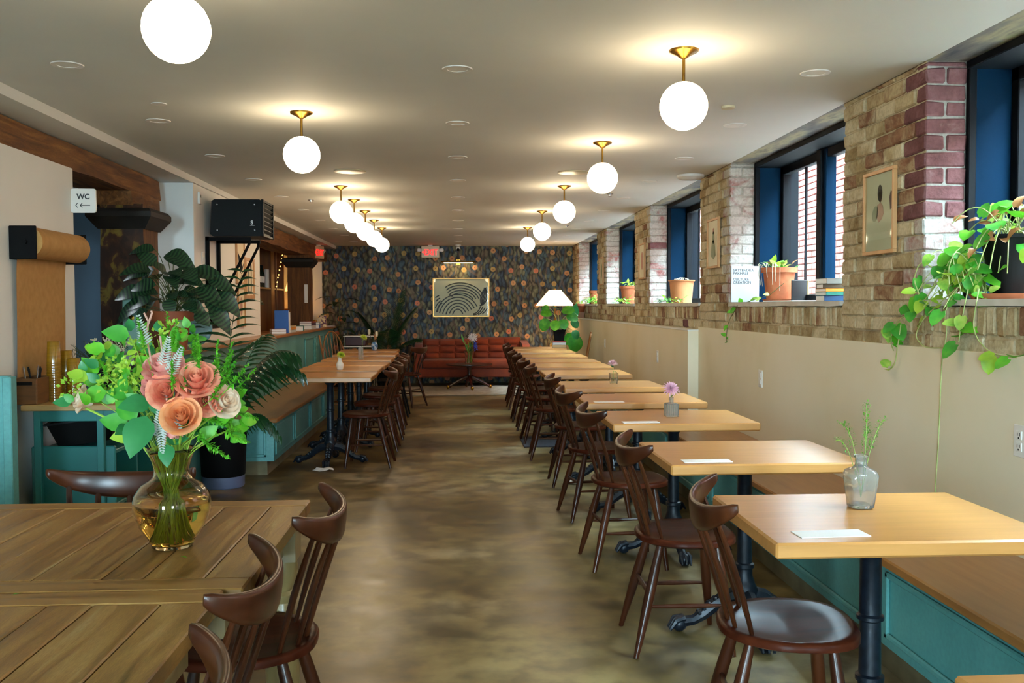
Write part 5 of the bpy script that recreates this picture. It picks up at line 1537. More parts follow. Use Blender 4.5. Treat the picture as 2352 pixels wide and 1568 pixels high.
# ================================================================== BIG BOUQUET
VP = Vector((-.717, 2.42, .7608))
t = thing('glass_vase', 'round-bellied amber glass vase of water on the farmhouse table', 'vase', VP)
outp = [(.045, 0), (.050, .002), (.052, .012), (.060, .025), (.080, .055), (.092, .09), (.0945, .110), (.090, .132), (.074, .155), (.050, .170), (.0425, .182), (.042, .195), (.047, .215), (.055, .235), (.0605, .246)]
inn = [(max(.001, r - .0035), max(z, .009)) for (r, z) in outp[::-1]]
MB().lathe(outp + [(.059, .2475)] + inn + [(.001, .009)], seg=48).build('glass', T['amberglass'], t, smooth=True, angle=80)
wp = [(.001, .0095), (.050, .0095)] + [(r - .0042, z) for (r, z) in outp[3:7]] + [(.0885, .118), (.086, .122), (.001, .1215)]
MB().lathe(wp, seg=48).build('water', T['amberwater'], t, smooth=True, angle=60)
random.seed(11)
bq = thing('bouquet', 'big mixed bouquet of coral roses and green foliage', 'bouquet', VP)
def R_(x, z, y=2.42): return Vector((x, y, z)) - VP
st = MB()
def stem_to(e, r=.0022):
    w = random.uniform(0, 2 * PI)
    a = Vector((.04 * math.cos(w), .04 * math.sin(w), .015 + random.uniform(0, .01)))
    n = Vector((e.x * .12 + a.x * -.35, e.y * .12 + a.y * -.35, .19))
    st.tube(bez(a, a.lerp(n, .5), n, 4) + bez(n, n + Vector((e.x * .15, e.y * .15, (e.z - .19) * .6)), e, 6)[1:], r, 6)
rs = {m: rose_mesh(T[m], 1.0) for m in ('rose', 'rose_p', 'rose_o', 'rose_c')}
def rose(m, x, z, y, R, facing):
    e = R_(x, z, y); stem_to(e - Vector((0, 0, .02)), .003)
    o = link('rose', rs[m], bq)
    o.matrix_local = Matrix.Translation(e) @ Vector((0, 0, 1)).rotation_difference(Vector(facing)).to_matrix().to_4x4() @ Matrix.Rotation(random.uniform(0, 6), 4, 'Z') @ Matrix.Scale(R, 4)
rose('rose_o', -.660, 1.095, 2.315, .043, (.12, -1, .55))
rose('rose_p', -.688, 1.062, 2.345, .022, (-.3, -.4, -1))
rose('rose_p', -.712, 1.205, 2.36, .045, (-.05, -.6, .8))
rose('rose', -.700, 1.155, 2.34, .042, (.05, -1, .35))
rose('rose', -.632, 1.175, 2.35, .048, (.15, -.8, .7))
rose('rose_p', -.735, 1.168, 2.37, .036, (-.6, -.7, .3))
rose('rose', -.613, 1.132, 2.36, .036, (.4, -1, .1))
rose('rose_c', -.578, 1.125, 2.37, .038, (.7, -.7, .35))
rose('rose_c', -.905, 1.135, 2.37, .031, (-.8, -.5, .25))
# broad leaves
def leafset(n, box, mats, size, shape='ovate', W=.72, zdir=(-.2, .8)):
    ms = [leaf_mesh(T[m], .07, .07 * W, shape, .18, .25, 6) for m in mats]
    for k in range(n):
        p = R_(random.uniform(box[0], box[1]), random.uniform(box[2], box[3]), random.uniform(box[4], box[5]))
        c = Vector((p.x, p.y, p.z - .22)); d = (c.normalized() * .8 + rv(.7)); d.z *= .7
        put_leaf(bq, random.choice(ms), p, d, (random.uniform(-.3, .3), -1, random.uniform(.1, .9)), random.uniform(*size))
leafset(60, (-.93, -.76, 1.12, 1.26, 2.33, 2.50), ('leaf_b', 'leaf', 'leaf_t', 'leaf_y', 'leaf_b'), (.35, .75))
leafset(46, (-.82, -.66, 1.17, 1.31, 2.35, 2.50), ('leaf_b', 'leaf', 'leaf_b', 'leaf_t'), (.3, .65))
leafset(12, (-.80, -.70, 1.04, 1.15, 2.32, 2.45), ('leaf_t', 'leaf_t', 'leaf'), (.7, 1.15))
leafset(8, (-.72, -.64, 1.02, 1.08, 2.33, 2.46), ('leaf_t',), (.7, 1.1))
leafset(22, (-.66, -.55, 1.03, 1.15, 2.38, 2.5), ('leaf', 'leaf_b'), (.5, .8))
for (x, z, y, d, m, s_) in ((-.80, 1.075, 2.36, (-.9, -.3, .25), 'leaf', .95), (-.775, 1.055, 2.36, (-1, -.4, -.1), 'leaf_y', .95), (-.70, 1.03, 2.33, (.1, -.5, -.8), 'leaf_t', .8), (-.745, 1.10, 2.32, (-.2, -.5, -.7), 'leaf_t', 1.5), (-.80, 1.29, 2.38, (-.8, -.4, .2), 'leaf', .9), (-.85, 1.155, 2.36, (-1, -.3, -.2), 'leaf_b', .9)):
    put_leaf(bq, leaf_mesh(T[m], .07, .05, 'ovate', .15, .2, 6), R_(x, z, y), d, (0, -1, .4), s_); stem_to(R_(x, z, y), .0014)
# feathery green filler spikes, yellow-green clusters, silver fern
def spike(mb, e, ln, d, n, sz):
    stem_to(e, .0014); d = Vector(d).normalized()
    for i in range(n):
        f = i / n; p = e + d * (ln * f)
        for k in range(3):
            add_leaf(mb, p, d * .5 + rv(1.0), (0, 0, 1), sz * (1.15 - .8 * f) * random.uniform(.7, 1.2), sz * .38, 'lance', .3, .2, 2)
fil = MB(); cl = MB()
for (x, z, dx) in ((-.60, 1.17, .35), (-.57, 1.19, .5), (-.545, 1.17, .8), (-.585, 1.16, .3), (-.625, 1.21, .1), (-.655, 1.23, .0), (-.64, 1.22, -.05), (-.60, 1.20, .2), (-.555, 1.15, .9), (-.57, 1.10, .9), (-.56, 1.06, .6), (-.585, 1.045, .5), (-.61, 1.03, .4),
                   (-.72, 1.27, -.05), (-.745, 1.26, -.2), (-.70, 1.25, .1), (-.69, 1.26, .15), (-.655, 1.06, .2), (-.62, 1.09, .5), (-.80, 1.13, -.6), (-.77, 1.07, -.7), (-.64, 1.12, .2), (-.69, 1.11, 0), (-.66, 1.155, .1), (-.73, 1.13, -.2), (-.61, 1.19, .3), (-.59, 1.14, .6), (-.565, 1.175, .5), (-.63, 1.24, .05), (-.655, 1.20, .1), (-.60, 1.08, .4), (-.63, 1.05, .3), (-.575, 1.205, .35), (-.68, 1.17, .05), (-.70, 1.19, -.1), (-.645, 1.14, .3), (-.84, 1.19, -.5), (-.88, 1.15, -.8)):
    up = 1 if z > 1.1 else -.25
    spike(fil, R_(x, z, random.uniform(2.30, 2.46)), random.uniform(.05, .095), (dx, random.uniform(-.4, .2), up), 22, .016)
for (x, z) in ((-.80, 1.165), (-.775, 1.175), (-.82, 1.15), (-.765, 1.155), (-.85, 1.17), (-.79, 1.20), (-.83, 1.215), (-.87, 1.20), (-.735, 1.225), (-.76, 1.235), (-.79, 1.255), (-.735, 1.28), (-.715, 1.30), (-.91, 1.165), (-.935, 1.165), (-.745, 1.11)):
    e = R_(x, z, random.uniform(2.33, 2.44)); stem_to(e, .0012)
    for k in range(34):
        d = rv(); add_leaf(cl, e + d * .020, d, (0, -1, .3), .013, .009, 'ovate', .3, .2, 2)
sv = MB()
for (x, z, dx, dz) in ((-.705, 1.22, .25, 1), (-.69, 1.20, .5, 1), (-.70, 1.13, .3, -.5), (-.715, 1.08, .1, -1), (-.72, 1.05, .1, 1), (-.745, 1.27, -.2, 1)):
    e = R_(x, z, 2.325); d = Vector((dx, -.1, dz)).normalized(); s2 = d.cross(Vector((0, -1, 0))).normalized()
    for i in range(12):
        p = e + d * (.075 * i / 12)
        for sg in (-1, 1): add_leaf(sv, p, d * .6 + s2 * sg, (0, -1, .2), .020 * (1.1 - i / 14), .005, 'lance', .1, .2, 2)
tw = MB()
for (pts) in (((-.735, 1.22), (-.748, 1.29), (-.742, 1.325), (-.752, 1.345)), ((-.742, 1.32), (-.733, 1.345), (-.735, 1.35)), ((-.71, 1.02), (-.70, 1.10), (-.705, 1.2), (-.715, 1.29))):
    tw.tube([R_(a, b, 2.34) for (a, b) in pts], .0026, 6)
tag(fil.build('filler_greens', T['leaf_b'], bq), kind='stuff'); tag(cl.build('lime_clusters', T['leaf_y'], bq), kind='stuff')
sv.build('silver_fern', T['silver'], bq); tw.build('pink_twigs', T['p_pink'], bq, smooth=True)
st.build('stems', T['stem'], bq, smooth=True)
for (x, y) in ((-.67, 2.32), (-.93, 2.03), (-.78, 1.62), (-1.03, 1.75)):
    o = link('leaf_scrap', leaf_mesh(T['leaf_b'], .02, .006, 'lance', .2, .1, 3), None); o.location = (x, y, .7615); o.rotation_euler = (0, 0, random.uniform(0, 6))
    tag(o, 'tiny green leaf scrap lying on the farmhouse table planks', 'leaf', 'leaf scraps on the farmhouse tables')

# ================================================================== LEFT WALL: PAPER ROLL, WC SIGN
t = thing('paper_roll_holder', 'wall-mounted kraft paper roll with a long hanging sheet', 'paper roll', (-2.34, 5.16, 1.70))
def rollx(px, py): return 0
# side plates are square to the wall; roll axis runs along the wall
for y in (-.012, .66):
    MB().cbox((0, y, -.09), (.14, y + .01, .085), .004).build('side_plate', T['matblack'], t)
MB().cbox((0, -.01, -.09), (.008, .67, -.06), .002).build('back_bar', T['matblack'], t)
MB().tube([(.085, .0, .0), (.085, .65, .0)], .083, 36).build('roll', T['kraft'], t, smooth=True, angle=40)
MB().tube([(.085, -.03, .0), (.085, .69, .0)], .012, 12).build('axle', T['matblack'], t, smooth=True)
sh = MB()
def shf(u, v):
    y = .012 + .625 * u; z = -.05 - .73 * v
    return (.022 + .012 * math.exp(-v * 9) + .004 * math.sin(u * 7 + v * 5) * v, y, z)
sh.grid(shf, 10, 24, True); sh.build('hanging_sheet', T['kraft'], t, smooth=True)
MB().cbox((.0, -.02, -.775), (.03, .655, -.745), .003).build('tear_bar', T['matblack'], t)
t = thing('wc_sign', 'small white WC sign with left arrows beside the timber post', 'sign', (-2.267, 5.975, 1.93))
mb = MB(); cr = .012; poly = []
for (cx, cz, a0) in ((.074 - cr, cr, -PI/2), (.074 - cr, .146 - cr, 0), (-.074 + cr, .146 - cr, PI/2), (-.074 + cr, cr, PI)):
    for k in range(5):
        a = a0 + PI/2 * k / 4; poly.append((cx + cr * math.cos(a), cz + cr * math.sin(a)))
mb.prism([(z, x) for (x, z) in poly], -.006, .004, 1); mb.build('panel', T['plastic'], t)
mb = text_mb('WC', .044, .0006, Matrix.Translation((.0, -.0066, .083)) @ Matrix.Rotation(PI/2, 4, 'X') @ Matrix.Diagonal((.98, 1, 1, 1)), 'CENTER', bold=.035)
def bar(p, q, r=.0022):
    mb.tube([(p[0], -.0066, p[1]), (q[0], -.0066, q[1])], r, 6)
bar((.04, .045), (-.02, .045)); bar((-.02, .045), (-.006, .058)); bar((-.02, .045), (-.006, .032)); bar((-.046, .045), (-.034, .058)); bar((-.046, .045), (-.034, .032))
mb.build('lettering', T['ink'], t)
# teal half-height partition at the far left
t = thing('teal_partition', 'teal board partition at the left edge behind the farmhouse table', 'partition', (-2.16, 4.5, 0))
MB().cbox((-.178, 0, 0), (.10, .04, 1.045), .004).build('panel', T['teal'], t); MB().cbox((.075, -.012, 0), (.115, .05, 1.04), .004).build('edge_post', T['teal'], t)

# ================================================================== SERVICE STATION
SY = 5.08
t = thing('service_station', 'dark teal service station with a pale wooden top', 'cabinet', (-2.05, SY, 0))
MB().cbox((-.21, -.02, .822), (.31, .86, .852), .004).build('top', mk('pale_wood_top', [(.3, '#9a7b4a'), (.7, '#b2935d')], scale=5, stretch=(1, 6, 6), rough=.45, coord='world'), t)
for (x, y) in ((-.155, 0), (.165, 0), (-.155, .80), (.255, .80)):
    MB().cbox((x, y, 0), (x + .035, y + .035, .822), .003).build('leg', T['teal_dark'], t)
for y in (0.004, .80): MB().cbox((-.155, y, .765), (.29, y + .025, .822), .003).build('rail', T['teal_dark'], t)
MB().cbox((-.185, .035, .0), (.245, .06, .63), .006).build('side_panel', T['teal_dark'], t)
MB().cbox((-.185, .77, .0), (.245, .795, .63), .004).build('side_panel', T['teal_dark'], t)
MB().cbox((-.185, .06, .585), (.235, .77, .605), .003).build('shelf', T['teal_dark'], t)
MB().cbox((-.185, .06, .30), (.235, .77, .32), .003).build('shelf', T['teal_dark'], t)
MB().cbox((-.185, .06, .0), (-.165, .77, .6), .003).build('back_panel', T['teal_dark'], t)
MB().cbox((-.16, .40, .32), (.235, .42, .585), .003).build('divider', T['teal_dark'], t)
tb = thing('bus_tub', 'black plastic tub tipped up inside the service station', 'tub', (-2.03, 5.40, .632)); tb.rotation_euler = (.0, -.12, .2)
mb = MB(); vs = []
for (w, d, z) in ((.13, .20, 0), (.165, .24, .125), (.18, .255, .125), (.18, .255, .135), (.155, .23, .135), (.125, .19, .008)): vs += [(-w, -d, z), (w, -d, z), (w, d, z), (-w, d, z)]
fs = [(3, 2, 1, 0)]
for i in range(5):
    for k in range(4): fs.append((i*4+k, i*4+(k+1)%4, (i+1)*4+(k+1)%4, (i+1)*4+k))
fs.append((20, 21, 22, 23)); mb.add(vs, fs); mb.build('tub', T['black'], tb)
TZ = .8525
def cups(label, x, y, n):
    t = thing('cup_stack', label, 'cup stack', (x, y, TZ), 0, 'stacked amber tumblers')
    for k in range(n):
        z = k * .0135
        o = link('cup', cup_me, t); o.location = (0, 0, z); o.scale = (1 - .0012 * k * 12 * .55, 1 - .0012 * k * 12 * .55, 1)
cup_me = MB().lathe([(.042, 0), (.043, .004), (.0415, .005), (.036, .118), (.034, .12), (.001, .12), (.001, .117), (.0335, .117), (.040, .003)], seg=28, cap=False).mesh('cup', T['ambercup'], True, 50)
cups('tall stack of upturned amber plastic tumblers', -2.185, 5.30, 16)
cups('shorter stack of upturned amber plastic tumblers beside the tall one', -2.105, 5.36, 9)
cups('amber tumbler stack half hidden behind the tall stack', -2.16, 5.40, 12)
t = thing('cutlery_box', 'brown wooden cutlery box on the service station', 'box', (-2.262, 5.235, TZ))
T['boxwood'] = mk('dark_box_wood', [(.3, '#4e2f12'), (.7, '#744a1e')], scale=5, stretch=(1, 1, 6), rough=.5)
for lo, hi in (((-.065, -.13, 0), (.065, -.118, .135)), ((-.065, .118, 0), (.065, .13, .135)), ((-.065, -.118, 0), (-.053, .118, .135)), ((.053, -.118, 0), (.065, .118, .135)), ((-.053, -.118, 0), (.053, .118, .01))):
    MB().cbox(lo, hi, .002).build('board', T['boxwood'], t)
MB().box((-.045, -.1315, .1), (.045, -.1305, .118)).build('handle_slot', T['matblack'], t)
for k in range(6):
    o = thing('cutlery', 'steel cutlery handle sticking out of the wooden box', 'cutlery', (-2.262 + .035 * math.cos(k * 2.1), 5.22 + .07 * math.sin(k * 1.7), TZ + .012), 0, 'cutlery in the wooden box')
    o.rotation_euler = (random.uniform(-.3, .3), random.uniform(-.2, .35), 0)
    MB().tube([(0, 0, 0), (0, 0, .1), (0, 0, .17), (0, 0, .185)], [.003, .003, .006, .003], 6, flat=.5).build('handle', T['steel'] if k % 3 else T['black'], o, smooth=True)
t = thing('water_dispenser', 'steel lidded canister with grey lid behind the cups', 'canister', (-1.97, 5.80, TZ))
MB().lathe([(.001, 0), (.062, 0), (.064, .01), (.064, .155), (.066, .16), (.001, .162)], seg=28).build('body', T['steel'], t, smooth=True, angle=40)
MB().cbox((-.055, -.05, .162), (.055, .05, .235), .012).build('lid', mk('grey_lid', [(.3, '#5f6063'), (.7, '#808184')], scale=6, rough=.5), t)
t = thing('steel_cup', 'small steel cup beside the canister on the service station', 'cup', (-1.86, 5.74, TZ)); MB().lathe([(.001, 0), (.033, 0), (.036, .16), (.033, .16), (.03, .01), (.001, .01)], seg=22).build('body', T['steel'], t, smooth=True, angle=50)
t = thing('small_vase', 'dark glass vase holding the small white-flowered bunch', 'vase', (-2.07, 5.68, TZ)); MB().lathe([(.001, 0), (.035, 0), (.04, .06), (.025, .12), (.03, .145), (.026, .145), (.001, .13)], seg=20).build('body', T['matblack'], t, smooth=True)
t = thing('small_bouquet', 'small bunch of cream blossom and dark leaves behind the amber cups', 'flowers', (-2.07, 5.68, TZ))
st = MB(); bl = MB(); lf = MB(); br = MB()
for k in range(26):
    e = Vector((random.uniform(-.10, .13), random.uniform(-.06, .06), random.uniform(.22, .31))); st.tube(bez((0, 0, .1), (e.x * .3, 0, .2), e, 4), .0014, 5)
    if e.x > -.05:
        for q in range(16): bl.sphere(e + rv(.022), .0045, 5, 4)
    for q in range(7): add_leaf(lf, e * random.uniform(.6, .95) + Vector((0, 0, .02)), rv(), (0, 0, 1), .04, .012, 'lance', .2, .2, 3)
for k in range(7): br.sphere((random.uniform(-.06, .08), -.06 + random.uniform(-.02, .02), random.uniform(.19, .26)), .011, 8, 6)
for k in range(10):
    e = Vector((-.12 - .07 * random.random(), random.uniform(-.05, .05), random.uniform(.16, .30))); st.tube(bez((0, 0, .1), (-.05, 0, .2), e, 4), .0012, 5)
    for q in range(9): add_leaf(lf, e * (.6 + .045 * q), rv(), (0, 0, 1), .022, .005, 'lance', .2, .2, 2)
st.build('stems', T['stem_d'], t); tag(bl.build('blossom', T['cream_fl'], t, smooth=True), kind='stuff'); lf.build('leaves', T['leaf_d'], t); br.build('berries', T['berry'], t, smooth=True)

# ================================================================== HEATER ON THE WALL
HY = 8.2
t = thing('unit_heater', 'black wall-mounted unit heater with side louvres on a triangular bracket', 'heater', (-2.06, HY, 1.95))
mb = MB(); poly = [(-.018, .02), (.0, 0), (.39, 0), (.405, .012), (.405, .295), (.39, .31), (.02, .31), (-.005, .295)]
mb.prism([(z, x) for (x, z) in poly], 0, .46, 1); mb.build('body', T['black'], t)
for (x, z) in ((.04, .05), (.04, .265), (.35, .05), (.35, .265)):
    MB().lathe([(.001, .003), (.006, .002), (.007, 0)], M=Matrix.Translation((x, 0, z)) @ Matrix.Rotation(PI/2, 4, 'X'), seg=10, cap=False).build('screw', T['steel'], t)
mb = text_mb('S', .045, .0004, Matrix.Translation((.318, -.0008, .10)) @ Matrix.Rotation(PI/2, 4, 'X'), bold=.04); mb.box((.312, -.001, .088), (.350, -.0002, .091)); mb.build('lettering', T['plastic'], t)
for lo, hi in (((.405, .0, 0), (.425, .02, .31)), ((.405, .43, 0), (.425, .46, .31)), ((.405, .02, 0), (.42, .43, .02)), ((.405, .02, .29), (.42, .43, .31))): MB().cbox(lo, hi, .003).build('louvre_frame', T['black'], t)
for k in range(7):
    z = .035 + k * .037
    mb = MB(); mb.add([(.408, .02, z), (.422, .02, z + .022), (.422, .43, z + .022), (.408, .43, z), (.408, .02, z - .003), (.422, .02, z + .019), (.422, .43, z + .019), (.408, .43, z - .003)], [(0, 1, 2, 3), (7, 6, 5, 4), (1, 5, 6, 2), (0, 3, 7, 4), (0, 4, 5, 1), (3, 2, 6, 7)])
    mb.build('louvre', T['frameblk'], t)
MB().lathe([(.012, 0), (.016, .02), (.001, .022)], (.22, .23, .31), 12).build('knob', T['black'], t)
# bracket
for y in (.03, .40):
    MB().cbox((-.068, y, -.50), (-.038, y + .03, 0), .002).build('bracket_post', T['matblack'], t)
    MB().cbox((-.068, y, -.035), (.31, y + .03, -.005), .002).build('bracket_arm', T['matblack'], t)
    MB().tube([(.295, y + .015, -.03), (.295, y + .015, -.06), (-.04, y + .015, -.72)], .012, 4).build('bracket_brace', T['matblack'], t)
MB().cbox((-.069, .02, -.78), (-.055, .44, -.70), .002).build('wall_plate', T['matblack'], t)
t = thing('thermostat', 'small white thermostat on the white wall left of the heater', 'thermostat', (-2.13, 8.05, 2.20)); MB().cbox((0, -.03, 0), (.018, .03, .10), .004).build('housing', T['plastic'], t); MB().box((.0182, -.015, .055), (.0186, .015, .08)).build('display', T['bk_grey'], t)
t = thing('light_switch', 'white switch plate on the white wall below the thermostat', 'switch', (-2.13, 8.15, 1.70)); MB().cbox((0, -.035, 0), (.006, .035, .115), .002).build('cover_plate', T['plastic'], t); MB().cbox((.006, -.008, .045), (.012, .008, .07), .002).build('rocker', T['plastic'], t)
# pictures on the white wall beside the bar
t, q = picture_x('framed_print', 'pale framed print of flowing black stripes under the heater arm', -2.13, 9.49, 1.58, .34, .42, 1, T['linen'], T['paleoak'])
mb = MB()
for k in range(6):
    mb.tube([(q, -.10 + .02 * k, .30 - .01 * k), (q, -.06 + .02 * k, .20), (q, .0 + .018 * k, .11 + .01 * k), (q, .06 + .014 * k, .10 + .02 * k)], .0035, 5)
mb.build('ink_lines', T['ink'], t)
t, q = picture_x('framed_print', 'pale framed print hanging lowest on the white bar wall', -2.13, 9.51, 1.16, .30, .39, 1, T['linen'], T['paleoak'])
paint_blobs(t, q, [(ell(0, .2, .05, .09), T['p_pink'])], 1)
t, q = picture_x('framed_portrait', 'framed pale figure print at the end of the white bar wall', -2.13, 9.90, 1.44, .40, .41, 1, T['linen'], T['paleoak'], bw=.035)
paint_blobs(t, q, [([(-.09, .07), (.09, .07), (.09, .34), (-.09, .34)], T['p_hair'])], 1)
paint_blobs(t, q + .0012, [([(-.07, .075), (.06, .075), (.05, .15), (.07, .22), (.02, .33), (-.03, .335), (-.06, .25)], T['mat_board'])], 1)

# ================================================================== BACK BAR SHELVES
t = thing('bar_shelf', 'amber wooden shelving behind the bar', 'shelf', (-3.22, 14.2, 0))
H_ = 2.34
MB().box((-.22, 0, 0), (-.20, 2.1, H_)).build('back_board', T['cabwood'], t)
for y in (0, .98, 1.42, 2.08): MB().cbox((-.2, y, 0), (.30, y + .03 + (.24 if y == .98 else 0), H_), .003).build('upright', T['cabwood'], t)
for z in (.25, .95, 1.62, 2.31): MB().cbox((-.2, .0, z), (.295, 2.1, z + .03), .003).build('shelf_board', T['cabwood'], t)
def bottle(label, x, y, z, glass, lab_, h=.33, grp='bottles behind the bar'):
    t = thing('bottle', label, 'bottle', (x, y, z), 0, grp)
    MB().lathe([(.001, 0), (.036, 0), (.038, .01), (.038, h * .58), (.03, h * .66), (.014, h * .74), (.013, h * .96), (.001, h * .96)], seg=18).build('glass', glass, t, smooth=True)
    MB().lathe([(.0385, h * .2), (.0385, h * .48)], seg=18, cap=False).build('label_band', lab_, t, smooth=True)
    MB().lathe([(.015, h * .86), (.016, h), (.001, h)], seg=12).build('cap', T['black'], t)
T['winegl'] = mk('dark_green_glass', '#10261a', rough=.08)
for i, (y, p_) in enumerate(((14.42, 'left of three'), (14.58, 'middle of three'), (14.74, 'right of three'))):
    bottle('dark wine bottle with white label on the bar shelf, %s' % p_, -2.97, y, 1.651, T['winegl'], T['paper'])
t = thing('white_canister', 'tall white tube standing on the upper bar shelf', 'canister', (-2.97, 15.08, 1.651)); MB().lathe([(.001, 0), (.04, 0), (.04, .28), (.001, .285)], seg=18).build('body', T['plastic'], t, smooth=True, angle=40)
t = thing('white_jar', 'short white jar on the upper bar shelf', 'jar', (-2.97, 15.75, 1.651)); MB().lathe([(.001, 0), (.04, 0), (.045, .1), (.03, .15), (.001, .155)], seg=18).build('body', T['plastic'], t, smooth=True, angle=40)
t = thing('table_lamp', 'warm glowing table lamp beside the bar shelves', 'lamp', (-2.80, 16.63, 1.32))
MB().lathe([(.001, 0), (.07, 0), (.07, .015), (.03, .04), (.055, .12), (.05, .2), (.02, .27), (.012, .3), (.001, .3)], seg=20).build('base', T['cream_pl'], t, smooth=True)
MB().lathe([(.17, .30), (.085, .58), (.082, .58), (.167, .30)], seg=28, cap=False).build('shade', T['shade_w'], t, smooth=True)
MB().sphere((0, 0, .42), .03, 10, 7).build('bulb', mk('amber_bulb', '#ffe2b0', emit='#ffb95c', estr=30), t, smooth=True)
t = thing('side_cabinet', 'low wooden cabinet carrying the warm table lamp', 'cabinet', (-2.86, 16.63, 0)); MB().cbox((-.3, -.25, 0), (.25, .25, 1.28), .004).build('body', T['cabwood'], t); MB().cbox((-.32, -.27, 1.28), (.27, .27, 1.319), .004).build('top', T['cabwood'], t); MB().cbox((.25, -.22, .05), (.262, .22, 1.22), .003).build('door', T['cabwood'], t)
t = thing('olive_shade', 'dark olive conical lamp hanging behind the bar', 'lamp', (-2.72, 12.6, 1.38)); MB().lathe([(.20, 0), (.05, .28), (.045, .28), (.195, 0)], seg=28, cap=False).build('shade', mk('olive_enamel', '#39391c', rough=.5), t, smooth=True); MB().tube([(0, 0, .27), (0, 0, .955)], .004, 6).build('cord', T['black'], t)
# string of lights
t = thing('string_lights', 'string of tiny lights hanging at the edge of the bar shelves', 'lights', (-2.90, 15.9, 2.1))
MB().tube([(0, .1, .1), (0, -.1, -.15), (0, -.35, -.32), (0, -.5, -.42)], .003, 5).build('wire', T['black'], t)
for k in range(9): MB().sphere((.01, .1 - .07 * k, .1 - .065 * k + random.uniform(-.01, .01)), .012, 6, 5).build('bulb', T['shade_w'], t)

# things on the counter
CZ = 1.0525
books = [(13.05, -.05, [('bk_w', .05), ('bk_pur', .035), ('bk_red', .02)]), (13.62, .06, [('bk_blue2', .05), ('bk_w', .03)]), (10.9, .3, [('bk_tan', .03), ('bk_red', .025)]), (11.5, -.1, [('bk_w', .03), ('bk_or', .03), ('bk_tan', .02)]), (12.2, .1, [('bk_gr', .06)])]
nn = {'bk_w': 'white', 'bk_pur': 'plum', 'bk_red': 'red', 'bk_blue2': 'blue', 'bk_tan': 'tan', 'bk_or': 'orange', 'bk_gr': 'green'}
wh = ['in the large pile', 'beside the large pile', 'at the near end behind the palm', 'behind the palm leaves', 'lying alone']
for j, (y, r, st_) in enumerate(books):
    z = CZ
    for (m, h) in st_:
        book('book', '%s book on the bar counter %s' % (nn[m], wh[j]), (-2.03, y, z), (.30 if j == 0 else .22, .16, h - .001), T[m], PI / 2 + r, group='books on the bar counter'); z += h
for k, (y, m, h) in enumerate(((11.15, 'bk_blue2', .26), (11.22, 'bk_w', .24))):
    o = thing('standing_book', '%s book standing upright on the bar counter behind the palm' % nn[m], 'book', (-2.03, y, CZ), 0, 'books on the bar counter'); MB().cbox((-.08, -.018, 0), (.08, .018, h), .003).build('cover', T[m], o); MB().box((-.077, -.015, .003), (.082, .015, h - .003)).build('pages', T['paper'], o)
t = thing('patterned_box', 'small cream and plum patterned box on the bar counter', 'box', (-2.01, 14.35, CZ)); MB().cbox((-.05, -.03, 0), (.05, .03, .17), .003).build('box', mk('patterned_card', [(.45, '#5a2a4c'), (.5, '#d8b98c'), (.6, '#e0cba0')], scale=30, rough=.5), t)
t = thing('jar', 'small amber jar at the back of the bar counter', 'jar', (-2.08, 14.05, CZ)); MB().lathe([(.001, 0), (.035, 0), (.035, .08), (.028, .09), (.028, .11), (.001, .11)], seg=16).build('body', T['ambercup'], t, smooth=True, angle=50)
pp = MB().cbox((-.10, -.18, 0), (.10, .18, .005), .001).build('paper_sheets', T['paper'], None, loc=(-2.02, 14.85, CZ)); pp.rotation_euler = (0, 0, .25); tag(pp, 'white papers at the far end of the bar counter', 'paper')
t = thing('notice', 'narrow white notice on the plain far timber post', 'notice', (-2.30, 14.69, 1.41)); MB().box((-.03, -.004, 0), (.02, .0, .28)).build('sheet', T['paper'], t)

# ================================================================== LARGE PLANTS
def frond(mb, start, d, ln, arch, n, ll, droop=.5, w=.016, spread=.85):
    d = Vector(d).normalized(); hz = Vector((d.x, d.y, 0)); s = Vector(start)
    hz = hz.normalized() if hz.length > 1e-4 else Vector((1, 0, 0))
    P = []
    for i in range(15):
        f = i / 14
        P.append(s + d * (ln * f) - Vector((0, 0, 1)) * (arch * ln * f ** 3) + hz * (.15 * ln * f * f))
    mb.tube(P, [.0055 * (1 - .8 * i / 14) for i in range(15)], 5)
    for i in range(n):
        f = .28 + .72 * i / (n - 1)
        k = min(13, int(f * 14)); p = P[k].lerp(P[k+1], f * 14 - k); tg = (P[k+1] - P[k]).normalized()
        side = tg.cross(Vector((0, 0, 1)))
        side = side.normalized() if side.length > 1e-3 else Vector((0, 1, 0))
        l = ll * (math.sin(PI * (.18 + .72 * f)) ** .8) * random.uniform(.85, 1.1)
        for sg in (-1, 1):
            dd = (tg * (1 - spread * .55) + side * sg * spread + Vector((0, 0, -.1))).normalized()
            add_leaf(mb, p, dd, (0, -.8, .7), l, w, 'lance', .4, droop, 4)
random.seed(3)
def palm(label, loc, fr, mat, stems=True):
    t = thing('potted_palm', label, 'plant', loc)
    for f in fr:
        mb = MB(); frond(mb, *f); mb.build('frond', mat, t)
    return t
PX = (-1.785, 7.33, 0)
t = thing('planter', 'round black planter with a blue-grey base by the bench end', 'plant pot', PX)
MB().lathe([(.001, 0), (.150, 0), (.156, .01), (.158, .085), (.001, .085)], seg=36).build('base', T['greybase'], t, smooth=True, angle=40)
MB().lathe([(.156, .085), (.160, .09), (.176, .40), (.177, .415), (.165, .415), (.160, .36), (.001, .355)], seg=36).build('pot', T['matblack'], t, smooth=True, angle=40)
S0 = (0, 0, .36)
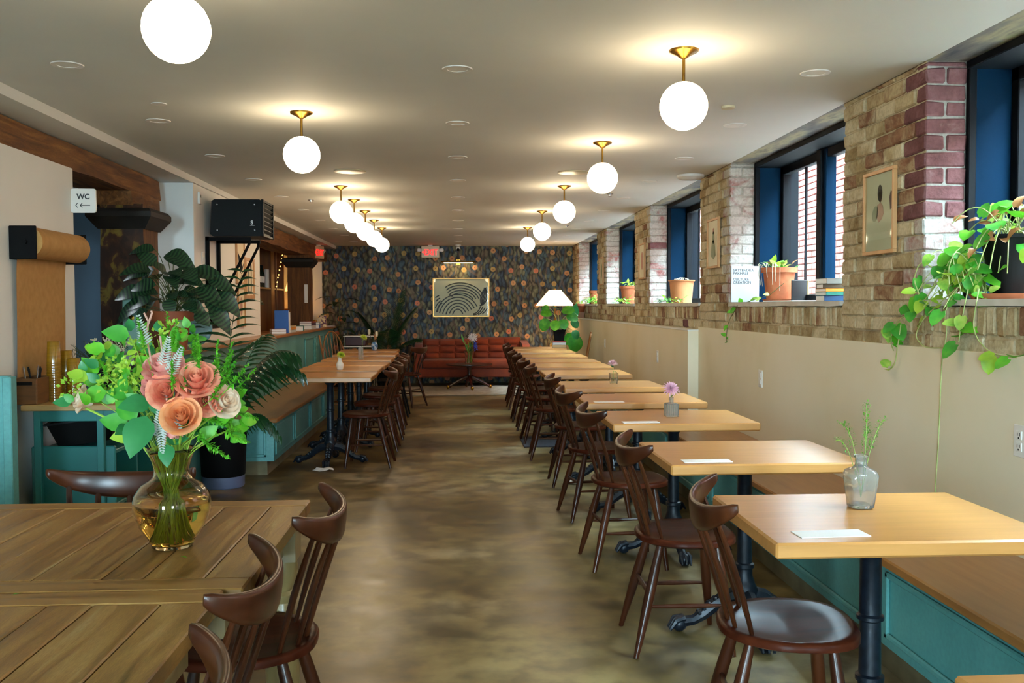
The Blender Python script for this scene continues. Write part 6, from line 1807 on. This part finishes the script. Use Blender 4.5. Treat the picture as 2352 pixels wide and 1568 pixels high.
fr = [((0, 0, .36), (.05, -.05, 1), 1.32, .05, 15, .26, .55, .030, .8), ((0, .02, .36), (.33, -.05, 1), 1.22, .42, 17, .30, .7, .030, .85), ((.02, 0, .36), (.22, -.15, 1), 1.05, .22, 15, .28, .7, .030, .85),
      ((0, 0, .36), (-.13, -.1, 1), 1.25, .08, 15, .24, .5, .028, .8), ((.03, 0, .36), (.62, -.05, .95), .58, .80, 15, .15, 1.0, .026, .9), ((0, 0, .36), (.40, .0, 1), 1.15, .5, 16, .24, .9, .030, .85),
      ((0, 0, .36), (-.28, -.1, 1), .95, .3, 14, .24, .6, .028, .8), ((0, 0, .36), (.12, -.35, 1), .85, .3, 14, .22, .6, .028, .8)]
palm('parlour palm with dark drooping fronds in the black planter', PX, fr, T['palm'])
# calathea on the counter end
PC = (-2.03, 6.93, 1.0525)
flower_pot('plant_pot', 'large brown terracotta pot on the near end of the bar counter', PC, .138, .095, .275, T['terra_d'], rim=.07)
m, nt, b = newmat('striped_calathea_leaf')
v = coords(nt, 'obj', (1, 1, 1)); w_ = N(nt, 'ShaderNodeTexWave', wave_type='BANDS', bands_direction='X'); w_.inputs['Scale'].default_value = 14; w_.inputs['Distortion'].default_value = 1.5
nt.links.new(v, w_.inputs['Vector']); nt.links.new(ramp(nt, w_.outputs['Fac'], [(.4, '#12261a'), (.6, '#2c4a2a')]), b.inputs['Base Color']); b.inputs['Roughness'].default_value = .35
T['calathea'] = m
t = thing('calathea', 'striped dark calathea in the brown terracotta pot', 'plant', (PC[0], PC[1], PC[2] + .24))
lm = [leaf_mesh(T['calathea'], .17, .13, 'ovate', .2, .35, 8, .02), leaf_mesh(T['calathea'], .20, .12, 'ovate', .35, .5, 8, .03), leaf_mesh(T['calathea'], .14, .11, 'ovate', .15, .2, 8, .02)]
st = MB()
random.seed(8)
for (x, z, y, dx, dz, k, s_) in ((-.20, .18, -.02, -.9, -.1, 0, 1.1), (-.17, .30, 0, -.8, .2, 2, 1.1), (-.10, .36, -.03, -.5, .5, 0, .9), (-.02, .30, -.05, -.2, .3, 2, 1), (.05, .24, -.04, .4, .2, 0, 1), (-.22, .08, 0, -.9, -.4, 1, 1), (-.12, .14, -.08, -.6, -.2, 0, 1.1), (.0, .12, -.09, .1, -.3, 2, .9), (.10, .10, -.04, .8, -.3, 1, .9),
    (.16, .20, .02, .8, -.3, 1, 1.2), (.22, .12, .02, .8, -.5, 1, 1.2), (.26, .06, .03, .8, -.7, 1, 1.1), (.12, .30, .05, .7, .1, 1, 1.2), (-.05, .44, .04, .5, -.1, 1, 1.2), (.02, .42, .0, .8, -.4, 1, 1.0), (-.12, .47, .02, -.6, .1, 1, .8), (.18, .03, -.05, .8, -.7, 2, 1), (-.15, .05, -.09, -.5, -.5, 2, 1.0), (-.08, .22, -.1, -.3, .0, 0, 1), (.24, .26, .06, .9, -.2, 1, 1.0), (.30, .16, .06, .9, -.6, 1, 1.1)):
    e = Vector((x, y, z)); st.tube(bez((random.uniform(-.05, .05), random.uniform(-.05, .05), 0), (x * .35, y * .4, z * .9), e, 7), .0028, 5)
    put_leaf(t, lm[k], e, (dx, random.uniform(-.4, .1), dz), (random.uniform(-.2, .2), -.7, .7), s_)
for k in range(26):
    w = random.uniform(0, 2 * PI); r_ = random.uniform(.06, .2); e = Vector((r_ * math.cos(w) - .03, r_ * math.sin(w) * .7 - .03, random.uniform(.06, .34)))
    st.tube(bez((random.uniform(-.05, .05), random.uniform(-.05, .05), 0), (e.x * .3, e.y * .3, e.z * .8), e, 5), .0024, 5)
    put_leaf(t, lm[k % 3], e, (math.cos(w), math.sin(w) - .4, random.uniform(-.6, .3)), (random.uniform(-.2, .2), -.7, .7), random.uniform(.6, 1.0))
st.build('stems', T['stem_d'], t, smooth=True)
t = thing('round_plate', 'pale teal round plate leaning behind the terracotta pot', 'plate', (-2.06, 7.62, CZ))
MB().lathe([(.001, -.004), (.115, -.002), (.13, .006), (.132, .012), (.128, .012), (.11, .004), (.001, .002)], seg=32, M=Matrix.Translation((0, 0, .132)) @ Matrix.Rotation(PI/2 - .12, 4, 'X') @ Matrix.Rotation(PI, 4, 'X')).build('plate', mk('glazed_teal_plate', [(.4, '#5d98a0'), (.6, '#9fc2bd'), (.7, '#d8d2bc')], scale=6, rough=.2), t, smooth=True)
# palm and dark plant at the back wall
BP = (-1.25, 16.35, 0)
t = thing('planter', 'dark planter of the tall palm by the papered wall', 'plant pot', BP); MB().lathe(pot_prof(.17, .12, .42), (0, 0, 0), 26).build('pot', T['matblack'], t, smooth=True, angle=40)
palm('tall dark feathery palm standing before the papered wall', BP, [((0, 0, .4), (.12, -.1, 1), 1.25, .04, 34, .30, .15, .018, .7), ((0, 0, .4), (.34, -.1, 1), 1.1, .12, 30, .28, .2, .018, .7), ((0, 0, .4), (-.28, -.1, 1), 1.0, .12, 30, .28, .2, .018, .7), ((0, 0, .4), (.6, -.1, .8), .8, .3, 26, .26, .4, .018, .75), ((0, 0, .4), (-.6, -.1, .8), .8, .3, 26, .26, .4, .018, .75), ((0, 0, .4), (.1, -.4, .9), .8, .2, 26, .26, .4, .018, .75)], T['palm'])
BP2 = (-2.02, 16.40, 0)
t = thing('planter', 'dark planter in the left corner before the papered wall', 'plant pot', BP2); MB().lathe(pot_prof(.15, .11, .4), (0, 0, 0), 26).build('pot', T['matblack'], t, smooth=True, angle=40)
t = thing('rubber_plant', 'dark broad-leaved plant in the left back corner', 'plant', BP2)
st = MB(); lm = leaf_mesh(T['leaf_d'], .26, .12, 'ovate', .2, .5, 6)
for k in range(18):
    w = k * 2.4; z = .75 + .045 * k * (.9 if k < 14 else 1); e = Vector((.12 * math.cos(w), .10 * math.sin(w), z)); st.tube(bez((0, 0, z - .12), (0, 0, z), e, 3), .004, 5)
    put_leaf(t, lm, e, (math.cos(w), math.sin(w) - .3, .25), (0, 0, 1), random.uniform(.8, 1.1))
st.tube([(0, 0, .36), (.01, 0, .9), (0, 0, 1.5)], .008, 6); st.build('stems', T['stem_d'], t)

# ================================================================== ON THE FLOOR
def crumple(label, x, y, r):
    mb = MB(); rnd = random.Random(int(x * 100))
    n = 12; vs = [(0, 0, r * .3)]
    for k in range(n):
        w = 2 * PI * k / n; q = r * rnd.uniform(.6, 1.1); vs.append((q * math.cos(w) * 1.2, q * math.sin(w), rnd.uniform(.002, r * .45)))
    for k in range(n):
        w = 2 * PI * (k + .5) / n; q = r * rnd.uniform(1.0, 1.4); vs.append((q * math.cos(w) * 1.3, q * math.sin(w), rnd.choice((.001, .004, .012))))
    fs = []
    for k in range(n):
        k2 = (k + 1) % n
        fs += [(0, 1 + k, 1 + k2), (1 + k, 1 + n + k, 1 + k2), (1 + k2, 1 + n + k, 1 + n + k2)]
    mb.add(vs, fs); o = mb.build('paper_napkin', T['paper'], None, loc=(x, y, .0005)); tag(o, label, 'napkin', 'napkins wedged under table feet')
crumple('crumpled white napkin under the nearest left table foot', -1.125, 7.985, .055)
crumple('folded white napkin by a right-hand table foot between the chair legs', .86, 7.25, .045)
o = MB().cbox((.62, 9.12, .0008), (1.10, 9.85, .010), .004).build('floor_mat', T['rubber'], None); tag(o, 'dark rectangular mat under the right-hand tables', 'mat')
